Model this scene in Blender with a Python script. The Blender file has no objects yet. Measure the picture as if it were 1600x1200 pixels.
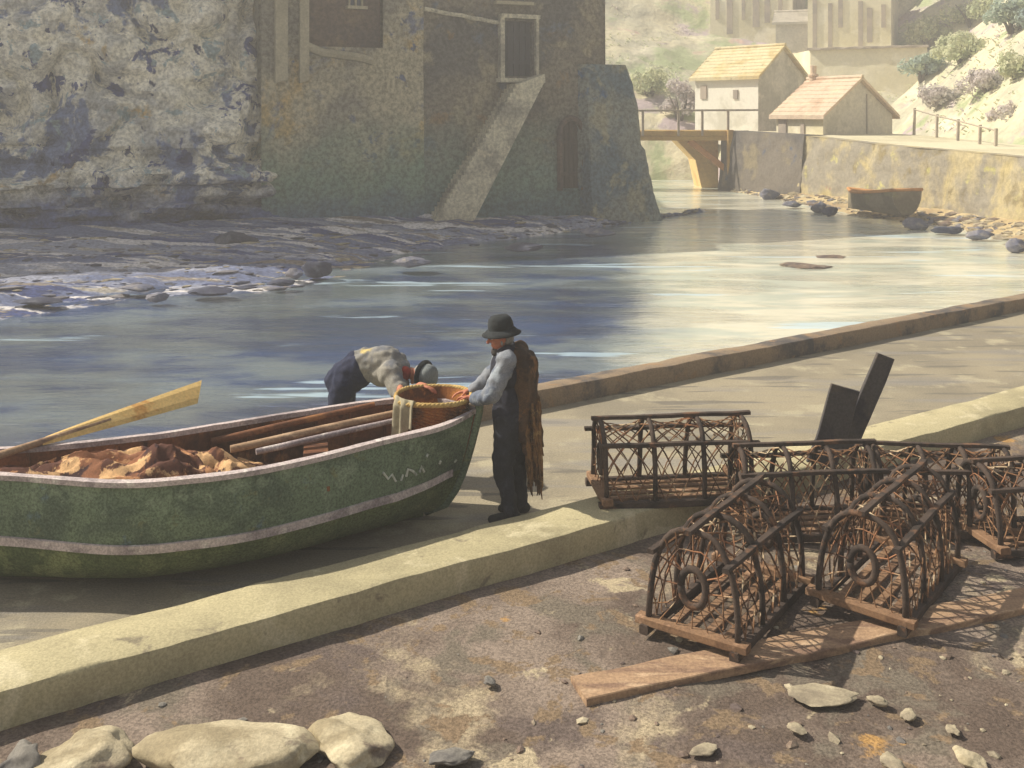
import bpy, bmesh, math, random
from mathutils import Vector, Matrix, noise
V = Vector
R = math.radians
random.seed(7)
S = bpy.context.scene
COL = S.collection
HC = 3.34          # camera height above the slipway
FP = 1600.0        # focal length in photograph pixels
HOR = 180.0        # horizon row in the photograph

def at(px, py, D):
    return V(((px-800)/FP*D, D, HC-(py-HOR)/FP*D))
def gnd(px, py, z=0.0):
    D = (HC-z)*FP/(py-HOR)
    return V(((px-800)/FP*D, D, z))
def nz(p, s=1.0, o=0.0):
    return noise.noise(V((p[0]*s+o, p[1]*s+o*1.7, p[2]*s-o)))
def fbm(p, s=1.0, oct=4, o=0.0):
    t = 0; a = 1; n = 0
    for i in range(oct):
        t += a*nz(p, s, o+i*7.3); n += a; a *= .5; s *= 2.05
    return t/n

# ------------------------------------------------------------------ materials
def lin(c):
    return tuple(((x/12.92) if x <= .04045 else ((x+.055)/1.055)**2.4) for x in c[:3]) + (1.0,)
def hexc(h):
    return lin((int(h[0:2],16)/255, int(h[2:4],16)/255, int(h[4:6],16)/255))
class NT:
    def __init__(s, name):
        s.m = bpy.data.materials.new(name); s.m.use_nodes = True
        s.t = s.m.node_tree; s.n = s.t.nodes; s.n.clear()
        s.out = s.n.new('ShaderNodeOutputMaterial')
        s.co = s.n.new('ShaderNodeTexCoord').outputs['Object']
    def L(s, a, b): s.t.links.new(a, b)
    def mapping(s, sc, co=None):
        m = s.n.new('ShaderNodeMapping'); m.inputs['Scale'].default_value = sc
        s.L(co or s.co, m.inputs['Vector']); return m.outputs['Vector']
    def noise(s, scale, detail=5, rough=.6, vec=None, dist=0.0):
        t = s.n.new('ShaderNodeTexNoise'); t.inputs['Scale'].default_value = scale
        t.inputs['Detail'].default_value = detail; t.inputs['Roughness'].default_value = rough
        t.inputs['Distortion'].default_value = dist
        s.L(vec or s.co, t.inputs['Vector']); return t.outputs['Fac']
    def ramp(s, fac, a, b):
        r = s.n.new('ShaderNodeMapRange'); r.interpolation_type = 'SMOOTHSTEP'
        r.inputs['From Min'].default_value = a; r.inputs['From Max'].default_value = b
        s.L(fac, r.inputs['Value']); return r.outputs['Result']
    def mix(s, fac, a, b, blend='MIX'):
        m = s.n.new('ShaderNodeMix'); m.data_type = 'RGBA'; m.blend_type = blend
        for sock, v in ((m.inputs[0], fac), (m.inputs[6], a), (m.inputs[7], b)):
            if isinstance(v, (tuple, float, int)): sock.default_value = v
            else: s.L(v, sock)
        return m.outputs[2]
    def math(s, op, a, b=0.0):
        m = s.n.new('ShaderNodeMath'); m.operation = op
        for i, v in enumerate((a, b)):
            if isinstance(v, (float, int)): m.inputs[i].default_value = v
            else: s.L(v, m.inputs[i])
        return m.outputs[0]
    def sep(s, vec=None):
        m = s.n.new('ShaderNodeSeparateXYZ'); s.L(vec or s.co, m.inputs[0]); return m.outputs
    def finish(s, col, rough=.85, bump=None, bstr=.4, bdist=.02, spec=.3):
        p = s.n.new('ShaderNodeBsdfPrincipled')
        s.L(col, p.inputs['Base Color']) if not isinstance(col, tuple) else setattr(p.inputs['Base Color'], 'default_value', col)
        p.inputs['Roughness'].default_value = rough
        p.inputs['Specular IOR Level'].default_value = spec
        if bump is not None:
            b = s.n.new('ShaderNodeBump'); b.inputs['Strength'].default_value = bstr
            b.inputs['Distance'].default_value = bdist
            s.L(bump, b.inputs['Height']); s.L(b.outputs[0], p.inputs['Normal'])
        s.L(p.outputs[0], s.out.inputs['Surface']); s.p = p
        return s.m

MATS = {}
def mottle(name, base, patches=(), grain=60, gamt=.35, rough=.88, bump=.4, bdist=.02, stretch=(1,1,1), spec=.25, zstain=None):
    """base colour, list of (colour, scale, lo, hi) noise patches, granular wear"""
    t = NT(name)
    vec = t.mapping(stretch)
    col = hexc(base)
    h = None
    for i, (c, sc, lo, hi) in enumerate(patches):
        off = t.n.new('ShaderNodeVectorMath'); off.operation = 'ADD'
        off.inputs[1].default_value = (3.1*i+1.3, 7.7*i, -2.9*i)
        t.L(vec, off.inputs[0])
        f = t.noise(sc, 6, .62, off.outputs[0], .35)
        col = t.mix(t.ramp(f, lo, hi), col, hexc(c))
        h = f if h is None else h
    if zstain:
        for (c, z0, z1, sc) in zstain:
            z = t.sep()[2]
            f = t.noise(sc, 5, .6)
            zz = t.math('ADD', z, t.math('MULTIPLY', t.math('SUBTRACT', f, .5), abs(z1-z0)*1.6))
            col = t.mix(t.ramp(zz, z0, z1), col, hexc(c))
    g = t.noise(grain, 3, .7)
    gv = t.math('ADD', t.math('MULTIPLY', t.ramp(g, .3, .7), gamt), 1-gamt*.55)
    comb = t.n.new('ShaderNodeCombineColor')
    for k in range(3): t.L(gv, comb.inputs[k])
    col = t.mix(1.0, col, comb.outputs[0], 'MULTIPLY')
    hh = g if h is None else t.math('ADD', t.math('MULTIPLY', g, .35), h)
    m = t.finish(col, rough, hh, bump, bdist, spec)
    MATS[name] = m
    return m

M = {}
M['earth'] = mottle('earth', '85776a', [('5f5248',.5,.43,.57), ('a09278',.7,.55,.64), ('6e6558',1.6,.52,.62), ('62564f',1.1,.57,.66), ('aa9c80',2.2,.61,.67), ('a68250',1.8,.65,.70), ('7c6a54',3.5,.55,.6)], 50, .7, .95, .8, .03)
M['kerb'] = mottle('kerb_stone', 'b3a985', [('9c9374',.9,.42,.6), ('c2b896',1.9,.53,.64), ('857c66',3.5,.6,.68)], 60, .35, .92, .6, .015)
M['slip'] = None
M['timber_dark'] = mottle('tarred_timber', '4e4a48', [('6a5a48',2,.5,.7), ('34333a',3,.45,.65)], 50, .4, .85, .6, .01, (1,1,1))
M['coping'] = mottle('quay_baulk', '8c7a64', [('53504f',1.5,.45,.65), ('94785a',4,.55,.7)], 45, .4, .9, .6, .015)
M['cliff'] = mottle('cliff_rock', 'dcd7c4', [('adaca6',.5,.48,.6), ('e6e0cc',.9,.53,.60), ('b89f6c',.5,.6,.66), ('6a7694',.5,.545,.59), ('434d7c',.9,.6,.625), ('93a4a6',1.3,.58,.63), ('2f3860',1.5,.635,.655)], 8, .75, .95, .9, .14,
    zstain=[('4a5884',1.7,.2,1.1)])
M['bank'] = mottle('shingle_bank', '8c90a0', [('626b88',.6,.44,.54), ('c8c4c2',.8,.54,.58), ('3f4a74',.9,.56,.59), ('7d746c',1.1,.58,.62), ('a29c92',2.0,.6,.63)], 10, .7, .95, .8, .06, (.22,1.25,1))
M['plaster'] = mottle('harbour_wall_render', '716a5c', [('565450',.35,.44,.58), ('8c826a',.5,.54,.64), ('525a64',.7,.55,.64), ('7a6446',1.0,.6,.68)], 8, .85, .93, .7, .06,
    zstain=[('667a6c',3.9,.9,.5), ('466068',1.5,-.1,.9)])
M['plaster_pale'] = mottle('pale_lime_render', '9f977e', [('7d786a',.35,.44,.58), ('a8905c',.5,.56,.66), ('62687a',.6,.55,.63), ('4e5870',1.1,.62,.66)], 8, .85, .93, .7, .06,
    zstain=[('6a7f6c',3.9,1.0,.5), ('486074',1.5,-.1,.9)])
M['plaster_brown'] = mottle('brown_stone', '5f5045', [('4a4240',.9,.45,.62), ('75634d',1.3,.52,.66)], 8, .7, .93, .7, .06)
M['buttress'] = mottle('wet_buttress_stone', '767a72', [('54646c',.5,.46,.6), ('8a8670',.8,.53,.63), ('3d5a78',1.0,.6,.68)], 8, .8, .93, .8, .08)
M['pier'] = mottle('white_lime_pier', 'a59d84', [('968e76',1,.45,.62)], 14, .35, .93, .6, .03)
M['stairstone'] = mottle('worn_stair_stone', 'bdb7a0', [('8d887a',.9,.45,.62), ('b8b098',1.7,.52,.66)], 10, .6, .93, .7, .04)
M['door_dark'] = mottle('dark_door_paint', '2f3138', [('3e4048',2,.45,.65)], 20, .3, .8, .4, .01, (3,3,.6))
M['hatch'] = mottle('brown_hatch_boards', '4f443a', [('3d3632',3,.45,.65)], 20, .35, .85, .5, .01, (4,4,.6))
M['win_blue'] = mottle('window_glass', '3a4a60', [('56708c',2,.5,.65)], 20, .2, .2, .1, .005, spec=.5)
M['cream_wall'] = mottle('cream_limewash', 'e2dabc', [('d2c9a6',.35,.45,.62), ('ece5cc',.6,.52,.66)], 5, .14, .9, .4, .03)
M['white_wall'] = mottle('whitewash', 'ece8d8', [('cfcbb8',.5,.48,.65)], 6, .1, .9, .3, .02)
M['grey_wall'] = mottle('grey_stone_gable_shade', 'c2bbac', [('aea898',.6,.45,.6), ('cec6b4',1,.52,.66)], 6, .25, .92, .5, .03)  # grey outbuilding stone; on gables it paints in their shaded side
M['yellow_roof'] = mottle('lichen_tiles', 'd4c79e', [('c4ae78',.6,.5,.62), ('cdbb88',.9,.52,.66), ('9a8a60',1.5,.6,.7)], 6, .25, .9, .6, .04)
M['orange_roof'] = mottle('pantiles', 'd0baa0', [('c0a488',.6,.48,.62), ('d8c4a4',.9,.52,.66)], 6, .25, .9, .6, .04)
M['window_far'] = mottle('dim_window', 'b0a392', [('9c9286',.8,.45,.6)], 5, .1, .6, .2, .01)
M['quay'] = mottle('quay_masonry', 'b5a780', [('938b7a',.35,.46,.58), ('b8a878',.5,.5,.64), ('8a7c58',.9,.55,.66), ('9a6a58',.8,.68,.73), ('b8b070',1.1,.6,.68)], 7, .3, .93, .8, .08)
M['quay_dark'] = mottle('quay_end_masonry', '736b60', [('5c5854',.5,.45,.6), ('857a62',.8,.54,.64), ('4f5a6c',1.1,.61,.68)], 7, .3, .93, .8, .08)
M['abut'] = mottle('ochre_abutment', 'd8ba7c', [('c89a60',.5,.5,.62)], 7, .2, .92, .5, .04)
M['ochre_wood'] = mottle('ochre_timber', 'b99a5a', [('a8824c',.8,.5,.65)], 9, .2, .9, .4, .02)
M['rail'] = mottle('weathered_rail', 'aea290', [('988c80',1.3,.5,.65)], 9, .2, .9, .4, .02)
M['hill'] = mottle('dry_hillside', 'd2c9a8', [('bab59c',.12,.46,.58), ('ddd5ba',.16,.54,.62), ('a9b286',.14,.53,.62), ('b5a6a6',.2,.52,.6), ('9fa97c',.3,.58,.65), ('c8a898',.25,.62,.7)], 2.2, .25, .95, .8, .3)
M['path'] = mottle('pale_path', 'd8d0b0', [('c6bd9c',.3,.48,.64)], 5, .15, .95, .4, .03)
M['sand'] = mottle('ochre_foreshore', 'b8a47a', [('a08a68',.4,.48,.6), ('c7b78e',.7,.5,.62), ('8d7c6c',1.1,.6,.68)], 8, .3, .95, .7, .06)
M['rock'] = mottle('grey_rock', '7c797e', [('5c6072',1,.46,.6), ('928c84',1.7,.54,.66)], 15, .35, .92, .7, .04)
M['rock_dark'] = mottle('wet_dark_rock', '474b5c', [('34384c',1,.46,.6), ('5c5f68',1.7,.54,.66)], 15, .35, .85, .7, .04)
M['stone_grey'] = mottle('grey_field_stone', '7a766e', [('625f5c',3,.46,.62), ('928c80',5,.54,.66)], 60, .35, .92, .5, .01)
M['boulder'] = mottle('cream_boulder', 'b5a98c', [('93876c',1.6,.46,.6), ('c4ba9c',2.5,.53,.64), ('786a5c',2.4,.57,.66)], 50, .3, .92, .7, .02)
M['pebble'] = mottle('pale_pebble', 'a3987f', [('7f7564',3,.46,.62), ('b3a88e',5,.54,.66)], 60, .3, .92, .5, .01)
M['pebble2'] = mottle('brown_pebble', '7b6a5c', [('5f5450',3,.46,.62), ('8f8270',5,.54,.66)], 60, .3, .92, .5, .01)
M['hull_top'] = mottle('green_hull_paint', '66765e', [('505e4e',2.2,.45,.62), ('78876f',3.5,.53,.66), ('6e7454',6,.6,.7), ('586c74',3,.62,.7)], 60, .75, .72, .35, .006, spec=.3)
M['hull_low'] = mottle('olive_bottom_paint', '636e48', [('4c5838',2.2,.45,.62), ('757e54',3.5,.52,.66)], 60, .75, .8, .35, .006, spec=.3)
M['white_paint'] = mottle('chalky_white_paint', 'b9aca8', [('8f8484',3,.46,.62), ('c8c0b8',6,.54,.66)], 60, .55, .8, .3, .004)
M['faded_paint'] = mottle('faded_letter_paint', 'c0c2b6', [('8f968a',9,.46,.6)], 60, .4, .85, .2, .003)
M['inner_wood'] = mottle('varnished_inner_wood', '7a4f33', [('553524',1.6,.44,.6), ('97683e',2.5,.54,.66), ('3f2a24',4,.6,.7)], 45, .4, .75, .5, .008, (.6,2.5,1))
M['canvas'] = mottle('barked_canvas', '83583e', [('55352a',2.6,.46,.51), ('c8a274',2.9,.55,.58), ('3a2526',3.6,.55,.59), ('b08058',5,.58,.62)], 60, .35, .9, .6, .012)
M['oar'] = mottle('pale_oar_wood', 'd0b070', [('b88a4c',2.5,.54,.66), ('d0b274',4,.54,.66)], 50, .3, .75, .4, .005, (1,3,3))
M['plank'] = mottle('weathered_plank', 'a08468', [('7f6654',2,.45,.62), ('b59a7c',3,.54,.66)], 50, .4, .9, .6, .008, (1,4,4))
M['potwood'] = mottle('pot_wood', '4c4038', [('352e2a',4,.44,.6), ('6c503c',7,.56,.66)], 60, .4, .9, .5, .006)
M['potbase'] = mottle('pot_base_slat', '876a50', [('6e5440',4,.44,.6), ('a5856a',6,.54,.66)], 60, .4, .9, .5, .006)
M['twine'] = mottle('tarred_twine', '856448', [('503c30',4,.44,.56), ('b8a486',5,.56,.61), ('94694c',3,.56,.64)], 80, .4, .95, .3, .003)
M['wicker'] = mottle('wicker', '96602f', [('62402a',4,.45,.6), ('b4763c',7,.54,.66)], 70, .4, .85, .6, .006)
M['wicker_rim'] = mottle('pale_wicker_rim', 'bfa468', [('a5854c',5,.45,.6)], 70, .35, .85, .5, .004)
M['skin'] = mottle('weathered_skin', 'b5765a', [('a2604a',9,.5,.64)], 90, .12, .6, .15, .002)
M['hair'] = mottle('grey_hair', '8d8a84', [('6d6a68',18,.45,.6)], 90, .3, .8, .5, .004)
M['beard'] = mottle('dark_beard', '3d3a3a', [('55504c',18,.45,.6)], 90, .3, .85, .5, .004)
M['shirt_blue'] = mottle('blue_grey_shirt', '84888e', [('626a78',5,.45,.6), ('98a0a6',8,.54,.66)], 80, .3, .9, .5, .008)
M['shirt_pale'] = mottle('cream_shirt', '8f8b80', [('6c6e72',3,.46,.6), ('bfac70',3,.57,.66)], 80, .3, .9, .5, .01)
M['vest'] = mottle('dark_waistcoat', '2c2e3a', [('24252c',5,.44,.6), ('3a3a42',7,.54,.66)], 80, .4, .92, .5, .006)
M['coat'] = mottle('brown_coat', '54402e', [('3a2e26',5,.44,.6), ('785434',7,.54,.66)], 80, .4, .92, .6, .008)
M['trousers'] = mottle('dark_trousers', '2e3038', [('24262c',5,.44,.6), ('3c3e46',7,.54,.66)], 80, .4, .92, .5, .008)
M['trousers_navy'] = mottle('navy_trousers', '2a2f44', [('23263a',5,.44,.6), ('3a4056',7,.54,.66)], 80, .4, .92, .5, .008)
M['felt'] = mottle('dark_felt', '2e3234', [('232628',8,.44,.6), ('55523a',6,.6,.7)], 80, .4, .9, .4, .004)
M['cap'] = mottle('grey_cap', '7b807e', [('62686a',8,.44,.6)], 80, .3, .9, .4, .004)
M['red'] = mottle('red_kerchief', '9a4034', [('7a3028',8,.44,.6)], 80, .3, .9, .4, .004)
M['boot'] = mottle('dark_boot_leather', '232426', [('34322e',8,.5,.6)], 80, .3, .7, .4, .004)
M['net'] = mottle('brown_net', '7a5a38', [('54402c',8,.44,.58), ('94784e',10,.56,.66)], 80, .4, .95, .5, .006)
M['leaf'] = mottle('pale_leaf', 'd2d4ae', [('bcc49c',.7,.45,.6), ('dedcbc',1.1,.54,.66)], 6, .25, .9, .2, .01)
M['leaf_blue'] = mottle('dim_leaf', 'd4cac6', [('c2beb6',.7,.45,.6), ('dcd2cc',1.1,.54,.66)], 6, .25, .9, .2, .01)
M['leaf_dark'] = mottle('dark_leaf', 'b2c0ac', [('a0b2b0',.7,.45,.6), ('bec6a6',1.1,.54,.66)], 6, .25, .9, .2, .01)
M['bark'] = mottle('bark', '6e6354', [('574e44',2,.45,.6)], 12, .3, .9, .5, .02)
M['smallhull'] = mottle('brown_boat_boards', '857a66', [('6e6654',1,.45,.6), ('7f7a58',1.5,.54,.66)], 9, .3, .85, .4, .02)
M['orange_paint'] = mottle('orange_gunwale', 'c08c56', [('aa7848',2,.5,.65)], 9, .2, .8, .3, .01)

for k in ('leaf','leaf_blue','leaf_dark'):      # thin leaves let light through
    nt_ = M[k].node_tree; pb = next(n for n in nt_.nodes if n.type == 'BSDF_PRINCIPLED'); ou = next(n for n in nt_.nodes if n.type == 'OUTPUT_MATERIAL')
    tr = nt_.nodes.new('ShaderNodeBsdfTranslucent'); mx = nt_.nodes.new('ShaderNodeMixShader'); mx.inputs[0].default_value = .45
    nt_.links.new(pb.inputs['Base Color'].links[0].from_socket, tr.inputs[0]); nt_.links.new(pb.outputs[0], mx.inputs[1]); nt_.links.new(tr.outputs[0], mx.inputs[2]); nt_.links.new(mx.outputs[0], ou.inputs[0])

def slip_mat():
    t = NT('slipway_boards')
    vec = t.mapping((1,1,1))
    c = hexc('9b917a')
    c = t.mix(t.ramp(t.noise(.5,6,.6), .4,.62), c, hexc('867e6c'))
    c = t.mix(t.ramp(t.noise(1.6,6,.6), .54,.66), c, hexc('a9a086'))
    st = t.noise(1.0, 3, .5, t.mapping((.75,5.5,1)))  # dark streaks: stains and cast shade painted into the deck colour
    c = t.mix(t.math('MULTIPLY', t.ramp(st, .59,.63), .8), c, hexc('6e695f'))
    st2 = t.noise(1.0, 4, .6, t.mapping((.35,2.2,1)))
    c = t.mix(t.math('MULTIPLY', t.ramp(st2, .5,.64), .6), c, hexc('86827c'))
    g = t.noise(55, 3, .7)
    gv = t.math('ADD', t.math('MULTIPLY', t.ramp(g,.3,.7), .35), .8)
    cc = t.n.new('ShaderNodeCombineColor')
    for k in range(3): t.L(gv, cc.inputs[k])
    c = t.mix(1.0, c, cc.outputs[0], 'MULTIPLY')
    return t.finish(c, .92, t.math('ADD', g, st), .5, .012, .25)
M['slip'] = slip_mat()

def water_mat():
    t = NT('river_water')
    co = t.co
    n1 = t.noise(1.0, 3, .55, t.mapping((.35,1.5,1)), .3)
    n2 = t.noise(1.0, 4, .6, t.mapping((1.6,5.5,1)), .4)
    h = t.math('ADD', n1, t.math('MULTIPLY', n2, .6))
    xyz = t.sep()
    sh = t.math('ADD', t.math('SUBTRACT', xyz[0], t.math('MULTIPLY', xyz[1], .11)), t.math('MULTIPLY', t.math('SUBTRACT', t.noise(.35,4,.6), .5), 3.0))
    dark_refl = t.mix(t.ramp(t.noise(1.0,4,.6,t.mapping((.3,.6,1))), .44,.58), hexc('3a4f78'), hexc('75828a'))
    bright_refl = t.mix(t.ramp(t.noise(1.0,4,.6,t.mapping((.3,.9,1))), .45,.6), hexc('e8e4cc'), hexc('c4ccbc'))
    col = t.mix(t.ramp(sh, -.6, 1.3), dark_refl, bright_refl)  # dark and bright bank reflections painted into the diffuse colour, left to right
    # long streaks of scum and foam, with pale reflected streaks painted in
    s1 = t.noise(1.0, 4, .6, t.mapping((.2,1.5,1)), .3)
    streak = t.ramp(s1, .6, .66)
    col = t.mix(t.math('MULTIPLY', streak, .7), col, hexc('b8d0dc'))
    b = t.n.new('ShaderNodeBump'); b.inputs['Strength'].default_value = .5; b.inputs['Distance'].default_value = .06
    t.L(h, b.inputs['Height'])
    d = t.n.new('ShaderNodeBsdfDiffuse'); t.L(col, d.inputs['Color']); t.L(b.outputs[0], d.inputs['Normal'])
    g = t.n.new('ShaderNodeBsdfGlossy'); g.inputs['Roughness'].default_value = .09
    g.inputs['Color'].default_value = (.93,.97,1.0,1); t.L(b.outputs[0], g.inputs['Normal'])
    fr = t.n.new('ShaderNodeFresnel'); fr.inputs['IOR'].default_value = 1.6
    fac = t.math('MULTIPLY', t.ramp(fr.outputs[0], 0.0, .5), t.math('ADD', .42, t.math('MULTIPLY', t.ramp(t.noise(1.0,4,.6,t.mapping((.25,.7,1)),.4), .38,.58), .3)))
    fac = t.math('MULTIPLY', fac, t.math('SUBTRACT', 1.0, t.math('MULTIPLY', streak, .5)))
    mx = t.n.new('ShaderNodeMixShader'); t.L(fac, mx.inputs[0]); t.L(d.outputs[0], mx.inputs[1]); t.L(g.outputs[0], mx.inputs[2])
    t.L(mx.outputs[0], t.out.inputs['Surface'])
    return t.m
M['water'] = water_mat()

# ------------------------------------------------------------------ mesh helpers
class MB:
    def __init__(s): s.v = []; s.f = []; s.mi = []; s.mats = []
    def m(s, key):
        if key not in s.mats: s.mats.append(key)
        return s.mats.index(key)
    def add(s, vs, fs, key=None):
        o = len(s.v); s.v += [tuple(v) for v in vs]; k = s.m(key) if key else 0
        for f in fs: s.f.append([i+o for i in f]); s.mi.append(k)
    def box(s, c, d, rot=None, key=None):
        c = V(c); x, y, z = d[0]/2, d[1]/2, d[2]/2
        vs = [V((i*x, j*y, k*z)) for i in (-1,1) for j in (-1,1) for k in (-1,1)]
        if rot is not None: vs = [rot @ v for v in vs]
        s.add([v+c for v in vs], [(0,1,3,2),(4,6,7,5),(0,4,5,1),(2,3,7,6),(0,2,6,4),(1,5,7,3)], key)
    def beam(s, p, q, w, h, up=V((0,0,1)), key=None, jit=0.0, seg=1, bev=.12):
        """chamfered bar from p to q, w across, h along up"""
        p, q = V(p), V(q); ax = (q-p).normalized(); sx = ax.cross(up).normalized(); sz = sx.cross(ax).normalized()
        b = min(w, h)*bev
        prof = [(-w/2+b,-h/2),(w/2-b,-h/2),(w/2,-h/2+b),(w/2,h/2-b),(w/2-b,h/2),(-w/2+b,h/2),(-w/2,h/2-b),(-w/2,-h/2+b)]
        vs = []
        for i in range(seg+1):
            c = p.lerp(q, i/seg)
            for (a, e) in prof:
                pt = c+sx*a+sz*e
                if jit: pt += V((nz(pt,3.1),nz(pt,3.1,5),nz(pt,3.1,9)))*jit
                vs.append(pt)
        fs = []
        for i in range(seg):
            for k in range(8):
                a = i*8+k; c = i*8+(k+1)%8
                fs.append((a, c, c+8, a+8))
        fs.append(tuple(range(7,-1,-1))); fs.append(tuple(seg*8+k for k in range(8)))
        s.add(vs, fs, key)
    def tube(s, pts, r, n=6, key=None, cap=True):
        pts = [V(p) for p in pts]; N = len(pts)
        rs = r if isinstance(r, (list, tuple)) else [r]*N
        vs = []; prev = None
        for i, p in enumerate(pts):
            t = (pts[min(i+1,N-1)]-pts[max(i-1,0)])
            if t.length < 1e-9: t = V((0,0,1))
            t.normalize()
            if prev is None:
                a = V((0,0,1)) if abs(t.z) < .9 else V((1,0,0))
                nrm = t.cross(a).normalized()
            else:
                nrm = prev - t*prev.dot(t)
                nrm = nrm.normalized() if nrm.length > 1e-6 else t.orthogonal().normalized()
            prev = nrm; bn = t.cross(nrm)
            for k in range(n):
                an = 2*math.pi*k/n
                vs.append(p+(nrm*math.cos(an)+bn*math.sin(an))*rs[i])
        fs = []
        for i in range(N-1):
            for k in range(n):
                a = i*n+k; b = i*n+(k+1)%n
                fs.append((a,b,b+n,a+n))
        if cap: fs.append(tuple(range(n-1,-1,-1))); fs.append(tuple((N-1)*n+k for k in range(n)))
        s.add(vs, fs, key)
    def grid(s, fn, nu, nv, key=None, skip=None):
        vs = [fn(i/nu, j/nv) for j in range(nv+1) for i in range(nu+1)]
        fs = []
        for j in range(nv):
            for i in range(nu):
                if skip and skip((i+.5)/nu, (j+.5)/nv): continue
                a = j*(nu+1)+i
                fs.append((a,a+1,a+nu+2,a+nu+1))
        s.add(vs, fs, key)
    def lathe(s, prof, n=24, c=(0,0,0), rot=None, key=None, wob=None):
        c = V(c); vs = []
        for j,(r,z) in enumerate(prof):
            for k in range(n):
                a = 2*math.pi*k/n; rr = r+(wob(k,j) if wob else 0)
                p = V((rr*math.cos(a), rr*math.sin(a), z))
                vs.append((rot@p if rot is not None else p)+c)
        fs = []
        for j in range(len(prof)-1):
            for k in range(n):
                a = j*n+k; b = j*n+(k+1)%n
                fs.append((a,b,b+n,a+n))
        s.add(vs, fs, key)
    def prism(s, poly, d, key=None):
        """closed polygon (list of Vector) extruded by vector d"""
        d = V(d); n = len(poly); vs = [V(p) for p in poly]+[V(p)+d for p in poly]
        fs = [tuple(range(n)), tuple(range(2*n-1,n-1,-1))]
        for i in range(n):
            j = (i+1)%n; fs.append((i,i+n,j+n,j))
        s.add(vs, fs, key)
    def rock(s, c, r, seed, sub=2, amp=.35, flat=.7, key=None, rz=0):
        bm = bmesh.new(); bmesh.ops.create_icosphere(bm, subdivisions=sub, radius=1)
        vs = []
        for v in bm.verts:
            p = v.co.copy(); k = 1+amp*nz(p,1.1,seed*3.7)+amp*.5*nz(p,2.7,seed*5.1)
            for q in range(4):   # facets
                d = V((math.sin(seed*3+q*2.1), math.cos(seed*5+q*1.7), math.sin(seed*1.3+q))).normalized()
                t = p.dot(d)
                if t > .62: p -= d*(t-.62)*.8
            p = p*k
            p = V((p.x*r[0], p.y*r[1], p.z*r[2]))
            cs, sn = math.cos(rz), math.sin(rz)
            vs.append(V((p.x*cs-p.y*sn, p.x*sn+p.y*cs, p.z))+V(c))
        fs = [tuple(v.index for v in f.verts) for f in bm.faces]
        bm.free(); s.add(vs, fs, key)
    def build(s, name, mat=None, parent=None, smooth=False, fix=True):
        me = bpy.data.meshes.new(name)
        me.from_pydata(s.v, [], s.f); me.update()
        if s.mats:
            for k in s.mats: me.materials.append(M[k])
            me.polygons.foreach_set('material_index', s.mi)
        else: me.materials.append(M[mat])
        if fix:
            bm = bmesh.new(); bm.from_mesh(me); bmesh.ops.recalc_face_normals(bm, faces=bm.faces); bm.to_mesh(me); bm.free()
        if smooth: me.polygons.foreach_set('use_smooth', [True]*len(me.polygons))
        me.update()
        o = bpy.data.objects.new(name, me); COL.objects.link(o)
        if parent: o.parent = parent
        return o

def tag(o, label=None, cat=None, group=None, kind=None):
    if label: o['label'] = label
    if cat: o['category'] = cat
    if group: o['group'] = group
    if kind: o['kind'] = kind
    return o
def thing(name, label, cat, loc=(0,0,0), group=None, rz=0):
    o = bpy.data.objects.new(name, None); COL.objects.link(o)
    o.location = loc; o.rotation_euler = (0,0,rz); o.empty_display_size = .2
    return tag(o, label, cat, group)
def put(o, parent):
    """parent a mesh that was built in world coordinates under a thing whose base stands elsewhere"""
    loc = parent.matrix_basis
    inv = loc.inverted()
    o.data.transform(inv); o.parent = parent
    return o
    return o
def smooth_angle(o, ang=35):
    me = o.data
    bm = bmesh.new(); bm.from_mesh(me)
    for f in bm.faces: f.smooth = True
    for e in bm.edges:
        if len(e.link_faces) == 2 and e.calc_face_angle(0) > R(ang): e.smooth = False
    bm.to_mesh(me); bm.free()

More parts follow.
